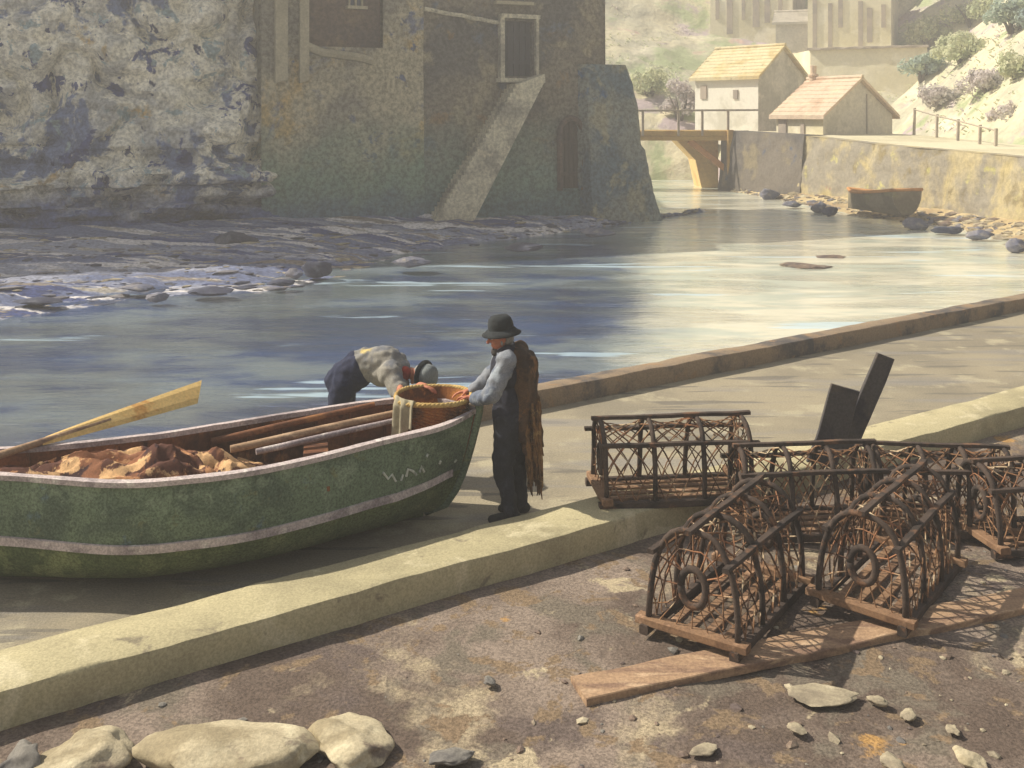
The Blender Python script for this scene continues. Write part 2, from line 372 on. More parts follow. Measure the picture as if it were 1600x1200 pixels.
def fused(name, mat, parent, caps=(), balls=(), voxel=.012, smooth=4, colour=None, wr=None):
    """one continuous surface grown round tapered capsules / ellipsoids (voxel remesh)"""
    mb = MB()
    for (p, q, r0, r1) in caps:
        p, q = V(p), V(q); n = 6; ax = q-p
        pts, rs = [], []
        d = ax.normalized()
        for i in range(4):
            a = (i+.3)/4.3*math.pi/2; pts.append(p-d*r0*math.cos(a)); rs.append(r0*math.sin(a))
        for i in range(n+1):
            t = i/n; pts.append(p+ax*t); rs.append(r0+(r1-r0)*t)
        for i in range(3,-1,-1):
            a = (i+.3)/4.3*math.pi/2; pts.append(q+d*r1*math.cos(a)); rs.append(r1*math.sin(a))
        mb.tube(pts, rs, 14)
    for (c, rr, rot) in balls:
        bm = bmesh.new(); bmesh.ops.create_icosphere(bm, subdivisions=3, radius=1)
        vs = []
        for v in bm.verts:
            p = V((v.co.x*rr[0], v.co.y*rr[1], v.co.z*rr[2]))
            if rot is not None: p = rot @ p
            vs.append(p+V(c))
        fs = [tuple(x.index for x in f.verts) for f in bm.faces]; bm.free(); mb.add(vs, fs)
    tmp = mb.build(name, mat)
    md = tmp.modifiers.new('r', 'REMESH'); md.mode = 'VOXEL'; md.voxel_size = voxel; md.use_smooth_shade = True
    if smooth:
        sm = tmp.modifiers.new('s', 'SMOOTH'); sm.factor = .5; sm.iterations = smooth
    dg = bpy.context.evaluated_depsgraph_get()
    me = bpy.data.meshes.new_from_object(tmp.evaluated_get(dg))
    me.materials.clear(); me.materials.append(M[mat])
    old = tmp.data; tmp.modifiers.clear(); tmp.data = me; bpy.data.meshes.remove(old); me.name = name
    if wr is None: wr = .017 if name in ('shirt','trousers','coat','waistcoat','apron') else 0
    if wr:
        ns = [v.normal.copy() for v in me.vertices]
        for v, n_ in zip(me.vertices, ns):
            p = v.co
            f = (.5-abs(nz((p.x*1.0+p.z*.5,p.y,p.z*.55-p.x*.3),9.0,3)))*1.3+.7*nz(p,17,9)
            v.co = p+n_*wr*f
    if colour:
        keys = []
        for f in me.polygons:
            k = colour(f.center)
            if k is None: continue
            if k not in keys: keys.append(k); me.materials.append(M[k])
            f.material_index = keys.index(k)+1
    me.polygons.foreach_set('use_smooth', [True]*len(me.polygons))
    if parent: put(tmp, parent)
    return tmp

# ------------------------------------------------------------------ frame of the slipway
P0 = V((-2.78,5.57,0)); U = V((.836,.548,0)).normalized(); N = V((U.y,-U.x,0))   # U along the kerb, N towards the viewer
def sn(s, n, z=0): return P0+U*s+N*n+V((0,0,z))

# near earth bank ----------------------------------------------------
mb = MB()
def earth(u, v):
    s = -12+32*u; n = -.06+10*v**1.25
    p = sn(s, n)
    h = .05*fbm(p,.8,4)+.02*fbm(p,4.5,3,4)
    h *= min(1, .25+n*1.2)
    h += .012*min(1,max(0,n))
    return V((p.x,p.y,h-.004))
mb.grid(earth, 420, 190)
tag(mb.build('ground','earth',smooth=True), kind='structure')

# slipway deck --------------------------------------------------------
mb = MB()
def slipf(u, v):
    s = -12+32*u; n = -.44-3.35*v
    p = sn(s, n); return V((p.x,p.y,.008*fbm(p,1.3,3)))
mb.grid(slipf, 160, 40)
a, b, c, d = sn(-12,-3.79,0), sn(20,-3.79,0), sn(20,-3.79,-2), sn(-12,-3.79,-2)
mb.add([a,b,c,d],[(0,1,2,3)])
a, b, c, d = sn(-12,-.44,0), sn(-12,-3.79,0), sn(-12,-3.79,-2), sn(-12,-.44,-2)
mb.add([a,b,c,d],[(0,1,2,3)])
tag(mb.build('slipway','slip',smooth=False), kind='structure')

def rough_bar(mb, p, q, w, h, seg, amp, key=None, crown=.0, fs=2.2):
    """bar whose near-bottom edge runs p->q; w away from the viewer, h up; worn edges"""
    p, q = V(p), V(q); ax = (q-p).normalized(); side = V((-ax.y,ax.x,0))
    prof = [(0,-.3),(-.004,h*.5),(0,h*.86),(.009,h*.97),(.03,h),(w*.5,h+crown),(w-.05,h),(w-.012,h*.88),(w,h*.5),(w,-.3)]
    vs = []
    for i in range(seg+1):
        c = p.lerp(q,i/seg)
        for (a,e) in prof:
            pt = c+side*a+V((0,0,e))
            k = amp*fbm(pt,fs,4); k2 = amp*fbm(pt,fs,4,11)
            if e > 0: pt += side*k+V((0,0,k2*.7))
            vs.append(pt)
    n = len(prof); fs_ = []
    for i in range(seg):
        for k in range(n-1):
            a = i*n+k; fs_.append((a,a+1,a+n+1,a+n))
    fs_ += [tuple(range(n)), tuple(seg*n+k for k in range(n-1,-1,-1))]
    mb.add(vs, fs_, key)

mb = MB(); rough_bar(mb, sn(-11,0), sn(19,0), .52, .21, 300, .03, crown=.012)
o = mb.build('stone_kerb','kerb'); smooth_angle(o,50)
tag(o,'broad pale stone kerb crossing the picture between the slipway and the brown earth','kerb')
mb = MB(); q0, q1 = V((.29,11.6,0)), V((8.77,17.5,0)); dd = (q1-q0).normalized()
rough_bar(mb, q0-dd*11, q1+dd*8, .30, .22, 260, .028)
o = mb.build('quay_edge_beam','coping'); smooth_angle(o,50)
tag(o,'dark narrow edge beam along the far side of the slipway above the river','kerb')

# ------------------------------------------------------------------ river and bed
mb = MB(); ZW = -.46
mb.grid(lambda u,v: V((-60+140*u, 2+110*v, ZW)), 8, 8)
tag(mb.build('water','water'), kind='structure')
mb = MB(); mb.grid(lambda u,v: V((-500+1000*u, -300+1100*v, -1.9)), 6, 6)
tag(mb.build('riverbed','sand'), kind='structure')

# left bank (shingle) ---------------------------------------------------
def poly_at(pts, t):
    n = len(pts)-1; t = max(0,min(.99999,t))*n; i = int(t); f = t-i
    return V(pts[i]).lerp(V(pts[i+1]), f)
wl = [(-30,13,0),(-17,16.2,0)]+[tuple(gnd(x,y,ZW)) for x,y in ((-60,505),(90,487),(230,462),(400,455),(520,432),(600,408),(700,391),(800,377),(900,361),(1000,346),(1060,338),(1112,329))]
wl = [(x,y,0) for x,y,z in wl]
cb = [(-42,18,0),(-26,24,0),(-17,27.4,0),(-13.5,28.4,0),(-11,29,0),(-9,30.6,0),(-7,32,0),(-4,33.4,0),(-1,34.8,0),(2,36.2,0),(4.6,37.4,0),(5.8,38.2,0),(6.4,38.8,0),(7.2,40,0)]
mb = MB()
def bankf(u, v):
    a = poly_at(wl,u); b = poly_at(cb,u)
    p = a.lerp(b, v*1.08-.08)
    z = ZW-.12+(.75-.5*min(1,max(0,(u-.45)*3)))*max(0,v)**.9
    z += .16*fbm(p,.55,4)*min(1,v*6+.3)+.07*fbm((p.x*.5,p.y*1.6,0),2.2,3)
    # stepped ledges
    z += .05*math.sin(v*26+3*fbm(p,.4,2))
    return V((p.x,p.y,z))
mb.grid(bankf, 300, 70)
tag(mb.build('riverbank','bank',smooth=True), kind='structure')

# cliff ------------------------------------------------------------------
cl = [(-60,14,0),(-42,19.5,0),(-26,25.3,0),(-18,28.6,0),(-14,29.6,0),(-11.5,29.7,0),(-9.2,30.7,0),(-7.35,31.3,0),(-6.7,32.6,0)]
mb = MB()
def clifff(u, v):
    p = poly_at(cl,u); z = -.6+12.6*v
    d = V((.45,-.89,0))
    q = V((p.x,p.y,z))
    k = 1.5*fbm(q,.22,3)+.8*fbm(q,.7,4,3)
    strata = fbm((q.x*.25,q.y*.25,q.z*1.4),1.0,4,8)
    low = max(0,1-v*3.2)
    k += strata*(.35+1.3*low)
    k += .55*low*(1 if math.sin(z*5.2+2.5*fbm(q,.35,2))>0 else -.2)*.7
    k = k*1.35-.5*max(0,.12-abs(fbm(q,.45,2,21)))*6
    k *= min(1,(1-u)*5+.5)
    k -= v*1.7
    return q+d*k
mb.grid(clifff, 320, 170)
b0 = poly_at(cl,0)
mb.add([V((-60,14,12)),V((-6.9,32.6,12)),V((-6.9,60,13)),V((-60,60,13))],[(0,1,2,3)])
o = mb.build('cliff','cliff',smooth=False); smooth_angle(o,55)
tag(o, kind='structure')

# ------------------------------------------------------------------ riverside building
AX, AY = -7.6, 31.8
A0 = V((AX,AY,0)); E = V((.910,.414,0)).normalized(); W = V((E.y,-E.x,0))   # W: out of the wall towards the river
def wpx(px, py):
    k = (px-800)/FP; a = (AY*k-AX)/(E.x-E.y*k); D = AY+E.y*a
    return a, HC-(py-HOR)/FP*D
def wp(a, z, o=0): return A0+E*a+W*o+V((0,0,z))
TOP = 9.4
def wall_grid(mb, a0, a1, z0, z1, holes, amp=.07, off=0.0, step=.11, key=None, batter=0.03):
    nu = int((a1-a0)/step); nv = int((z1-z0)/step)
    def f(u,v):
        a = a0+(a1-a0)*u; z = z0+(z1-z0)*v; q = V((a,0,z))
        k = amp*fbm(q,.9,4,2)+amp*.6*fbm(q,4,2,6)+max(0,(4-z))*batter
        return wp(a,z,off+k)
    def sk(u,v):
        a = a0+(a1-a0)*u; z = z0+(z1-z0)*v
        return any(h[0]<a<h[1] and h[2]<z<h[3] for h in holes)
    mb.grid(f, nu, nv, key, sk)
# main house
house = thing('riverside_house','tall grey brown rendered house rising from the far riverbank with a slanting stair','house',wp(9,-.2))
da0,dz1 = wpx(785,30); da1,dz0 = wpx(833,122)
ha0,hz1 = wpx(874,186); ha1,hz0 = wpx(907,296)
wa0,_ = wpx(776,-50); wa1,wz0 = wpx(826,4)
holes = [(da0,da1,dz0,dz1),(ha0,ha1,hz0,hz1),(wa0,wa1,wz0,wz0+1.2)]
mb = MB()
aL,_ = wpx(661,100); aR = wpx(945,60)[0]
wall_grid(mb, aL, aR, -.9, TOP, holes)
for (h0,h1,g0,g1) in holes:     # reveals
    for (x0,x1,y0,y1) in ((h0-.02,h0+.05,g0,g1),(h1-.05,h1+.02,g0,g1),(h0,h1,g1-.05,g1+.02),(h0,h1,g0-.02,g0+.05)):
        c = wp((x0+x1)/2,(y0+y1)/2,-.2); mb.box(c,(x1-x0,.5,y1-y0),Matrix.Rotation(math.atan2(E.y,E.x),3,'Z'))
rotE = Matrix.Rotation(math.atan2(E.y,E.x),3,'Z')
mb.box(wp((aL+aR)/2,(TOP-1)/2,-4.2),(aR-aL-.06,7.4,TOP+1),rotE)       # solid body behind the face
mb.add([wp(aR,-.9,.1),wp(aR,TOP,0),wp(aR,TOP,-.7),wp(aR,-.9,-.7)],[(0,1,2,3)])
put(mb.build('wall','plaster',smooth=False), house); smooth_angle(house.children[-1],60)
mb = MB()
rf = [wp(aL-.3,TOP,.35),wp(aR+.3,TOP,.35),wp(aR+.3,TOP+2.6,-4),wp(aL-.3,TOP+2.6,-4),wp(aL-.3,TOP,-8.4),wp(aR+.3,TOP,-8.4)]
mb.add([r+V((0,0,.01)) for r in rf]+[r+V((0,0,.25)) for r in rf],[(0,1,2,3),(3,2,5,4),(6,7,8,9),(9,8,11,10),(0,6,7,1),(4,5,11,10),(0,3,9,6),(3,4,10,9),(1,7,8,2),(2,8,11,5)])
put(mb.build('roof','orange_roof'), house)
# door
mb = MB(); mb.box(wp((da0+da1)/2,(dz0+dz1)/2,-.22),(da1-da0-.05,.08,dz1-dz0-.05),rotE)
for k in range(5):
    mb.box(wp(da0+(k+.5)*(da1-da0)/5,(dz0+dz1)/2,-.165),((da1-da0)/5-.04,.03,dz1-dz0-.12),rotE)
mb.box(wp((da0+da1)/2,dz0+.55,-.14),(da1-da0-.1,.03,.14),rotE); mb.box(wp((da0+da1)/2,dz1-.5,-.14),(da1-da0-.1,.03,.14),rotE)
put(mb.build('door','door_dark'), house); dro = house.children[-1]
mb = MB()
mb.box(wp(da0-.09,(dz0+dz1)/2,.10),(.15,.3,dz1-dz0+.1),rotE); mb.box(wp(da1+.07,(dz0+dz1)/2,.08),(.1,.3,dz1-dz0+.1),rotE)
mb.box(wp((da0+da1)/2,dz1+.1,.11),(da1-da0+.3,.32,.14),rotE); mb.box(wp((da0+da1)/2,dz0-.1,.2),(da1-da0+.5,.5,.14),rotE)
put(mb.build('door_frame','stairstone'), house).parent = dro
# upper window whose sill just shows at the top edge
mb = MB(); mb.box(wp((wa0+wa1)/2,wz0+.6,-.25),(wa1-wa0-.04,.05,1.16),rotE)
win_h = put(mb.build('window','win_blue'), house)
mb = MB()
for k in range(4): mb.box(wp(wa0+.04+k*(wa1-wa0-.08)/3,wz0+.6,-.2),(.06,.06,1.1),rotE)
mb.box(wp((wa0+wa1)/2,wz0-.06,.08),(wa1-wa0+.2,.3,.11),rotE)
put(mb.build('window_frame','pier'), house).parent = win_h
# arched hatch with boards
mb = MB(); hw = (ha1-ha0)/2-.03; hc = (ha0+ha1)/2
for k in range(4):
    x0 = -hw+k*hw/2; x1 = x0+hw/2-.03; xm = (x0+x1)/2
    def arch(x): return hz1-.1-hw*1.1*(1-math.sqrt(max(0,1-(x/hw)**2)))
    poly = [wp(hc+x0,hz0,-.1),wp(hc+x1,hz0,-.1),wp(hc+x1,arch(x1),-.1),wp(hc+xm,arch(xm),-.1),wp(hc+x0,arch(x0),-.1)]
    mb.prism(poly, W*.06)
for zz in (.25,.75): mb.box(wp(hc,hz0+(hz1-hz0)*zz*.9,-.02),(2*hw-.1,.05,.14),rotE)
put(mb.build('hatch','hatch'), house)
mb = MB(); pts = []
for i in range(15):
    t = math.pi*i/14; pts.append(wp(hc-math.cos(t)*(hw+.08), hz1-.1-hw*1.1+math.sin(t)*(hw*1.1+.12), .1))
pts = [wp(hc-hw-.08,hz0,.16)]+pts+[wp(hc+hw+.08,hz0,.16)]
mb.tube(pts,.11,6)
put(mb.build('hatch_surround','plaster_brown'), house)
# panel that closes the hatch opening behind the boards
mb = MB(); mb.box(wp(hc,(hz0+hz1)/2,-.3),(2*hw+.1,.1,hz1-hz0),rotE); put(mb.build('hatch_back','plaster_brown'), house)
# slanting stair: solid raking flight against the wall
mb = MB()
tpx = [(795,132),(836,128),(720,342),(668,344)]
ta = [wpx(*t) for t in tpx]
n = 30; top_l = V((ta[3][0],ta[3][1],0)); top_u = V((ta[0][0],ta[0][1],0))
low_u = V((ta[1][0],ta[1][1],0)); low_l = V((ta[2][0],ta[2][1],0))
poly = [wp(low_l.x,low_l.y-.3,.02), wp(low_u.x,low_u.y,.02), wp(low_u.x,low_u.y+.25,.02)]
for i in range(n):
    t0 = 1-i/n; t1 = 1-(i+1)/n
    x0 = top_l.x+(top_u.x-top_l.x)*t0; x1 = top_l.x+(top_u.x-top_l.x)*t1
    z0 = top_l.y+(top_u.y-top_l.y)*t0
    poly.append(wp(x0,z0,.02)); poly.append(wp(x1,z0,.02))
poly.append(wp(top_l.x,low_l.y-.3,.02))
mb.prism(poly, W*.75)
put(mb.build('stair','stairstone'), house)
# string ledge
mb = MB(); l0 = wpx(662,14); l1 = wpx(779,36)
pts = [wp(l0[0]+(l1[0]-l0[0])*i/8, l0[1]+(l1[1]-l0[1])*i/8+.05*nz((i,0,0),.9), .05) for i in range(9)]
mb.tube(pts,.075,6); put(mb.build('ledge','stairstone'), house)
# battered buttress on the right-hand corner
mb = MB()
def but(u,v):
    z = -1+6.15*v
    def ext(z):
        pr = [(-1,2.25),(-.3,2.0),(1.2,1.62),(2.15,1.5),(2.2,1.36),(4.0,1.2),(4.9,.98),(5.15,.86)]
        for (a,b),(c,d) in zip(pr,pr[1:]):
            if z <= c: return b+(d-b)*(z-a)/(c-a)
        return pr[-1][1]
    e = ext(z); out = .25+(5.15-z)*.11
    path = [(aR-1.1,0),(aR-.9,out*.9),(aR+e-.25,out),(aR+e,out-.25),(aR+e,-3.5)]
    q = poly_at([(a,b,0) for a,b in path],u); p = wp(q.x,z,q.y)
    k = .13*fbm(p,.8,4,3)
    return p+W*k+E*k
mb.grid(but, 60, 60)
mb.grid(lambda u,v: wp(aR-1.1+1.96*u,5.14+.05*nz((u*3,v*3,0)),.1-3.6*v), 6, 6)
put(mb.build('buttress','buttress',smooth=False), house); smooth_angle(house.children[-1],60)

# cottage to its left
cot = thing('waterside_cottage','pale lime rendered cottage with a white pier beside the cliff and the grey house','cottage',wp(2.5,-.2))
mb = MB(); c0 = -.2
b0a,b0z = wpx(478,72); b1a,_ = wpx(598,72)
w1a,w1z = wpx(549,8); w2a,_ = wpx(571,8)
wall_grid(mb, c0, aL, -.9, b0z, [], .1, .05, key='plaster_pale')
wall_grid(mb, b1a, aL, b0z, TOP-.6, [], .06, .05, key='plaster_pale')
wall_grid(mb, c0, b0a, b0z, TOP-.6, [], .06, .05, key='plaster_pale')
mb.box(wp((c0+aL)/2,(TOP-1.6)/2,-4.3),(aL-c0-.06,7.4,TOP+.4),rotE,key='plaster_pale')
put(mb.build('wall'), cot); smooth_angle(cot.children[-1],60)
mb = MB(); wall_grid(mb, b0a, b1a, b0z-.3, TOP-.6, [(w1a,w2a,w1z,TOP)], .05, -.3)
put(mb.build('upper_wall','plaster_brown'), cot)
mb = MB(); mb.box(wp((w1a+w2a)/2,w1z+.5,-.42),(w2a-w1a,.05,1.1),rotE); win_c = put(mb.build('window','win_blue'), cot)
mb = MB()
for x in (w1a+.02,(w1a+w2a)/2,w2a-.02): mb.box(wp(x,w1z+.5,-.34),(.06,.1,1.1),rotE)
mb.box(wp((w1a+w2a)/2,w1z-.05,-.2),(w2a-w1a+.2,.25,.1),rotE)
put(mb.build('window_frame','pier'), cot).parent = win_c
mb = MB(); s0,_ = wpx(428,60); s1,_ = wpx(447,60); s2,_ = wpx(466,60); s3,_ = wpx(480,60)
zb = wpx(440,100)[1]
for (x0,x1) in ((s0,s1),(s2,s3)):
    rough = [wp(x0,zb-.6,.06),wp(x1,zb-.5,.06),wp(x1,TOP-.6,.06),wp(x0,TOP-.6,.06)]
    mb.prism(rough, W*.22)
put(mb.build('pier','pier'), cot)
mb = MB()
pts = [wp(wpx(x,y)[0],wpx(x,y)[1],.15) for x,y in ((478,72),(500,82),(530,86),(560,90),(580,96))]
mb.tube(pts,.14,7); put(mb.build('ledge','pier'), cot)
mb = MB(); mb.box(wp((c0+aL)/2,TOP-.3,-3.9),(aL-c0,8.6,.3),rotE); put(mb.build('roof','orange_roof'), cot)
# ground wedge behind house so that nothing floats
# ------------------------------------------------------------------ right bank: quay wall, foreshore, path
qb = [(11.1,52.4),(13.2,46.5),(14.9,41),(16.3,36),(17.0,32),(17.4,28),(18.4,23),(22,17),(28,12)]
qz = [2.52,2.42,2.15,2.02,1.93,1.85,1.8,1.8,1.8]
def qp(u):
    p = poly_at([(x,y,z) for (x,y),z in zip(qb,qz)],u); return p
mb = MB()
def quayf(u,v):
    p = qp(u); z = -.9+(p.z+.9)*v
    d = V((-.9,-.35,0)); q = V((p.x,p.y,z))
    k = .18*fbm(q,.5,4,5)+.1*fbm(q,1.8,3,9)+(1-v)*.35
    if v > .96: k *= .5
    return q+d*k
mb.grid(quayf, 260, 44)
for i in range(60):      # top of the wall, coping width
    p, r = qp(i/60), qp((i+1)/60)
    mb.add([p+V((-.02,0,-.002)),r+V((-.02,0,-.002)),r+V((.6,.15,0)),p+V((.6,.15,0))],[(0,1,2,3)])
o = mb.build('quay_wall','quay',smooth=True)
tag(o,'long ochre masonry quay wall curving along the right bank','wall')
# dark end bay next to the bridge
mb = MB()
def qend(u,v):
    p = V(qb[0]+(0,)).lerp(V(qb[1]+(0,)),u*1.04); z = -.9+3.45*v-.12*u
    q = V((p.x,p.y,z)); d = V((-.9,-.35,0))
    return q+d*(.42-.3*u+.12*fbm(q,.8,4,2)+(1-v)*.3)
mb.grid(qend, 60, 40)
def qend2(u,v):
    z = -.9+3.45*v; a = qend(0,v); return a.lerp(V((a.x+1.6,a.y+.9,a.z)),u)
mb.grid(qend2, 8, 20)
mb.grid(lambda u,v: qend(u,1).lerp(qend(u,1)+V((1.2,.4,0)),v), 40, 4)
o = mb.build('quay_end_wall','quay_dark',smooth=True)
tag(o,'dark grey end bay of the quay wall beside the bridge','wall')
# foreshore at the wall's foot
mb = MB()
wr = [gnd(x,y,ZW) for x,y in ((1146,300),(1205,309),(1262,322),(1325,337),(1400,345),(1460,352),(1520,362),(1580,382),(1640,412),(1720,470),(1900,560))]
def fore(u,v):
    a = poly_at([(p.x,p.y,0) for p in wr],u); b = qp(min(1,u*.9)); b.z = 0
    p = a.lerp(b+V((.3,0,0)), v*1.1-.1)
    z = ZW-.1+(.55+.9*max(0,u-.45))*max(0,v)+.1*fbm(p,.9,4)+.05*fbm(p,3,3)
    return V((p.x,p.y,z))
mb.grid(fore, 220, 40)
tag(mb.build('foreshore','sand',smooth=True), kind='structure')
# path behind the wall and the hill
mb = MB()
def hz(x, y):
    """height of the far ground"""
    # right bank plateau
    base = 2.0 if x > 11 else -.9
    t = max(0, y-60)
    h = base+t*.38+max(0,t-12)*.1
    if x <= 11: h = -.9+min(t,2.6)*1.45+max(0,t-2.6)*.5
    # side slope to the right
    k = max(0,min(1,(y-60)/6)); k = k*k*(3-2*k)
    e = x-(20.5+7.5*k+max(0,44-y)*.12)
    if e > 0: h += 38*(1-math.exp(-e*1.05/38))
    h = min(h, 41)
    return h
def hz(x, y, hz0=hz):
    if y > 60:      # the two banks run into one another up the valley
        k = max(0,min(1,(x-5)/10)); k = k*k*(3-2*k)
        h = hz0(5,y)*(1-k)+hz0(15,y)*k if 5 < x < 15 else hz0(x,y)
        return min(h+max(0,y-80)*.45, 40-.2*max(0,20-x))
    return hz0(x,y)
def hillf(u,v):
    x = -50+130*u; y = 28+78*v**1.3
    qx = 11.4
    h = hz(x,y)
    # keep below the river and quay line on the near side
    lim = None
    if y < 52.5:
        for (a,b) in zip(qb,qb[1:]):
            if b[1] <= y <= a[1]:
                lim = a[0]+(b[0]-a[0])*(a[1]-y)/(a[1]-b[1])
        if lim is not None and x < lim+.5: h = -1.6
    elif x < 11.5: h = min(h, -1.6) if y < 60 else h
    if h > 2.3: h += .9*fbm((x,y,0),.16,4)+.3*fbm((x,y,0),.7,3)
    else: h -= .06
    return V((x,y,h))
mb.grid(hillf, 330, 240)
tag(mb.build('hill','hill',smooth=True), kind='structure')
mb = MB()
def pathf(u,v):
    p = qp(u); return V((p.x+.55+5.2*v, p.y+.14+1.0*v, p.z-.006))
mb.grid(pathf, 60, 4)
tag(mb.build('path','path'), kind='structure')

# bridge -------------------------------------------------------------------
br = thing('timber_bridge','ochre flat timber footbridge with handrail crossing the river behind the house','bridge',(9,52.4,2.5))
y0 = 52.6
mb = MB(); mb.beam((2,y0+.2,2.42),(11.25,y0,2.42),2.0,.3); put(mb.build('deck','ochre_wood'), br)
mb = MB(); mb.beam((2,y0-.72,2.17),(11.0,y0-.9,2.17),.22,.22); mb.beam((2,y0+1.1,2.17),(11.0,y0+.9,2.17),.22,.22); put(mb.build('girder','ochre_wood'), br)
for x in (4.6,6.6,8.4,9.6,10.9):
    mb = MB(); mb.beam((x,y0-.93,2.3),(x,y0-.93,3.62),.12,.12,up=V((0,1,0))); put(mb.build('rail_post','rail'), br)
mb = MB(); mb.beam((2,y0-.93,3.55),(12.4,y0-1.0,3.6),.1,.1); put(mb.build('handrail','rail'), br)
mb = MB(); mb.beam((10.98,y0-1.05,-.8),(10.98,y0-1.05,2.6),.3,.3,up=V((0,1,0))); put(mb.build('end_post','ochre_wood'), br)
mb = MB(); mb.prism([V((8.6,y0+1.0,2.05)),V((10.8,y0+1.0,2.05)),V((10.8,y0+1.0,-.8)),V((10.0,y0+1.0,-.8)),V((9.6,y0+1.0,1.0))],(0,2.2,0)); put(mb.build('abutment','abut'), br)
mb = MB(); mb.beam((9.0,y0-.6,2.05),(10.85,y0-.6,.6),.25,.3); put(mb.build('brace','orange_paint'), br)

def gable_house(name, label, cat, p0, ang, L, Wd, zb, ze, zr, wallk, gablek, roofk, over=.25):
    """p0: near-left... corner at base; long side runs along ang, gable wall turns to the right-back"""
    t = thing(name,label,cat,(p0[0],p0[1],zb),rz=ang)
    h = ze-zb; hr = zr-zb
    mb = MB()
    mb.add([V((0,0,-.6)),V((L,0,-.6)),V((L,0,h)),V((0,0,h))],[(0,1,2,3)],wallk)
    mb.add([V((0,Wd,-.6)),V((L,Wd,-.6)),V((L,Wd,h)),V((0,Wd,h))],[(0,1,2,3)],wallk)
    for x in (0,L):
        mb.add([V((x,0,-.6)),V((x,Wd,-.6)),V((x,Wd,h)),V((x,Wd/2,hr)),V((x,0,h))],[(0,1,2,3,4)],gablek)
    mb.build('wall',parent=t)
    mb = MB(); sl = (hr-h)/(Wd/2); th = .14
    def slope(sgn, n=10):
        ya = -over if sgn > 0 else Wd+over; yb = Wd/2
        za = h-over*sl+.03; zr_ = hr+.03
        rows = 9
        for i in range(rows):      # overlapping tile courses
            f0, f1 = i/rows, (i+1)/rows
            a = V((-over,ya+(yb-ya)*f0,za+(zr_-za)*f0+th)); b = V((L+over,a.y,a.z))
            d = V((-over,ya+(yb-ya)*f1,za+(zr_-za)*f1+th-.04)); c = V((L+over,d.y,d.z))
            a2, b2 = a-V((0,0,.05+ (th if i==0 else 0))), b-V((0,0,.05+(th if i==0 else 0)))
            mb.add([a,b,c,d,a2,b2],[(0,1,2,3),(4,5,1,0)],roofk)
        for x in (-over,L+over):
            mb.add([V((x,ya,za)),V((x,yb,zr_)),V((x,yb,zr_+th)),V((x,ya,za+th))],[(0,1,2,3)],roofk)
        mb.add([V((-over,ya,za)),V((L+over,ya,za)),V((L+over,yb,zr_)),V((-over,yb,zr_))],[(0,1,2,3)],roofk)
    slope(1); slope(-1)
    mb.tube([V((-over,Wd/2,hr+th+.02)),V((L+over,Wd/2,hr+th+.02))],.1,8,roofk)
    mb.build('roof',parent=t,fix=False)
    return t
def opening(t, name, x, z, w, h, key, frame=None, depth=.06, side='front', L=0):
    mb = MB()
    if side == 'front':
        mb.box((x,-.03,z),(w,.08,h))
        if frame:
            for (cx,cz,sx,sz) in ((x-w/2-.05,z,.1,h+.2),(x+w/2+.05,z,.1,h+.2),(x,z+h/2+.05,w,.1),(x,z-h/2-.05,w+.3,.1)):
                mb.box((cx,-.06,cz),(sx,.14,sz),key=None)
    else:
        mb.box((L+.03,x,z),(.08,w,h))
    return mb.build(name,key,t)

# whitewashed shed with the lichen roof
p = at(1086,205,59)
s1 = gable_house('whitewashed_shed','whitewashed shed with yellow lichened roof at the bridge end','shed',(p.x,p.y),R(-50),4.4,4.3,2.3,5.5,7.1,'white_wall','grey_wall','yellow_roof')
opening(s1,'window',.65,2.35,.42,.75,'window_far'); opening(s1,'window',2.9,2.2,.3,.5,'window_far')
# boathouse with pantiles
p = at(1213,225,50)
s2 = gable_house('pantiled_boathouse','low boathouse with orange pantile roof and shade-grey gable on the quay','boathouse',(p.x,p.y),R(-60),3.0,4.7,1.95,3.35,5.0,'cream_wall','grey_wall','orange_roof')
opening(s2,'door',.45,.62,.5,1.2,'window_far'); opening(s2,'door',1.75,.5,.22,.95,'window_far')
mb = MB(); mb.box((3.03,2.9,1.3),(.06,.06,2.2)); mb.build('boarded_strip','window_far',s2)
mb = MB(); mb.lathe([(0,2.6),(.2,2.6),(.2,3.3),(.26,3.32),(.26,3.42),(.15,3.45),(.17,3.85),(.11,3.87),(0,3.87)],12,(.15,2.35,0)); mb.build('chimney','orange_roof',next(c for c in s2.children if c.name.startswith('roof')))
# retaining wall
rw = thing('retaining_wall','long cream retaining wall below the tall houses','wall',(23.5,69,4.4))
mb = MB()
def rwf(u,v):
    x = 20.2+6.6*u; z = 3.4+4.35*v; q = V((x,69,z)); return V((x,69.3-.06*(1-v)*6+.05*fbm(q,.8,3)-3.2*u,z))
mb.grid(rwf, 40, 24); mb.grid(lambda u,v: V((26.8,66.1+10*u,3.4+4.35*v)),8,4); mb.grid(lambda u,v: V((20.2+6.6*u,69.3-3.2*u+8*v,7.75)),8,8); mb.grid(lambda u,v: V((20.2,69.3+8*u,3.4+4.35*v)),8,4)
put(mb.build('wall','cream_wall'), rw)
mb = MB(); mb.beam((20.0,69.35,7.8),(26.9,66.05,7.8),.5,.16,seg=20,jit=.05); put(mb.build('coping','rail'), rw)

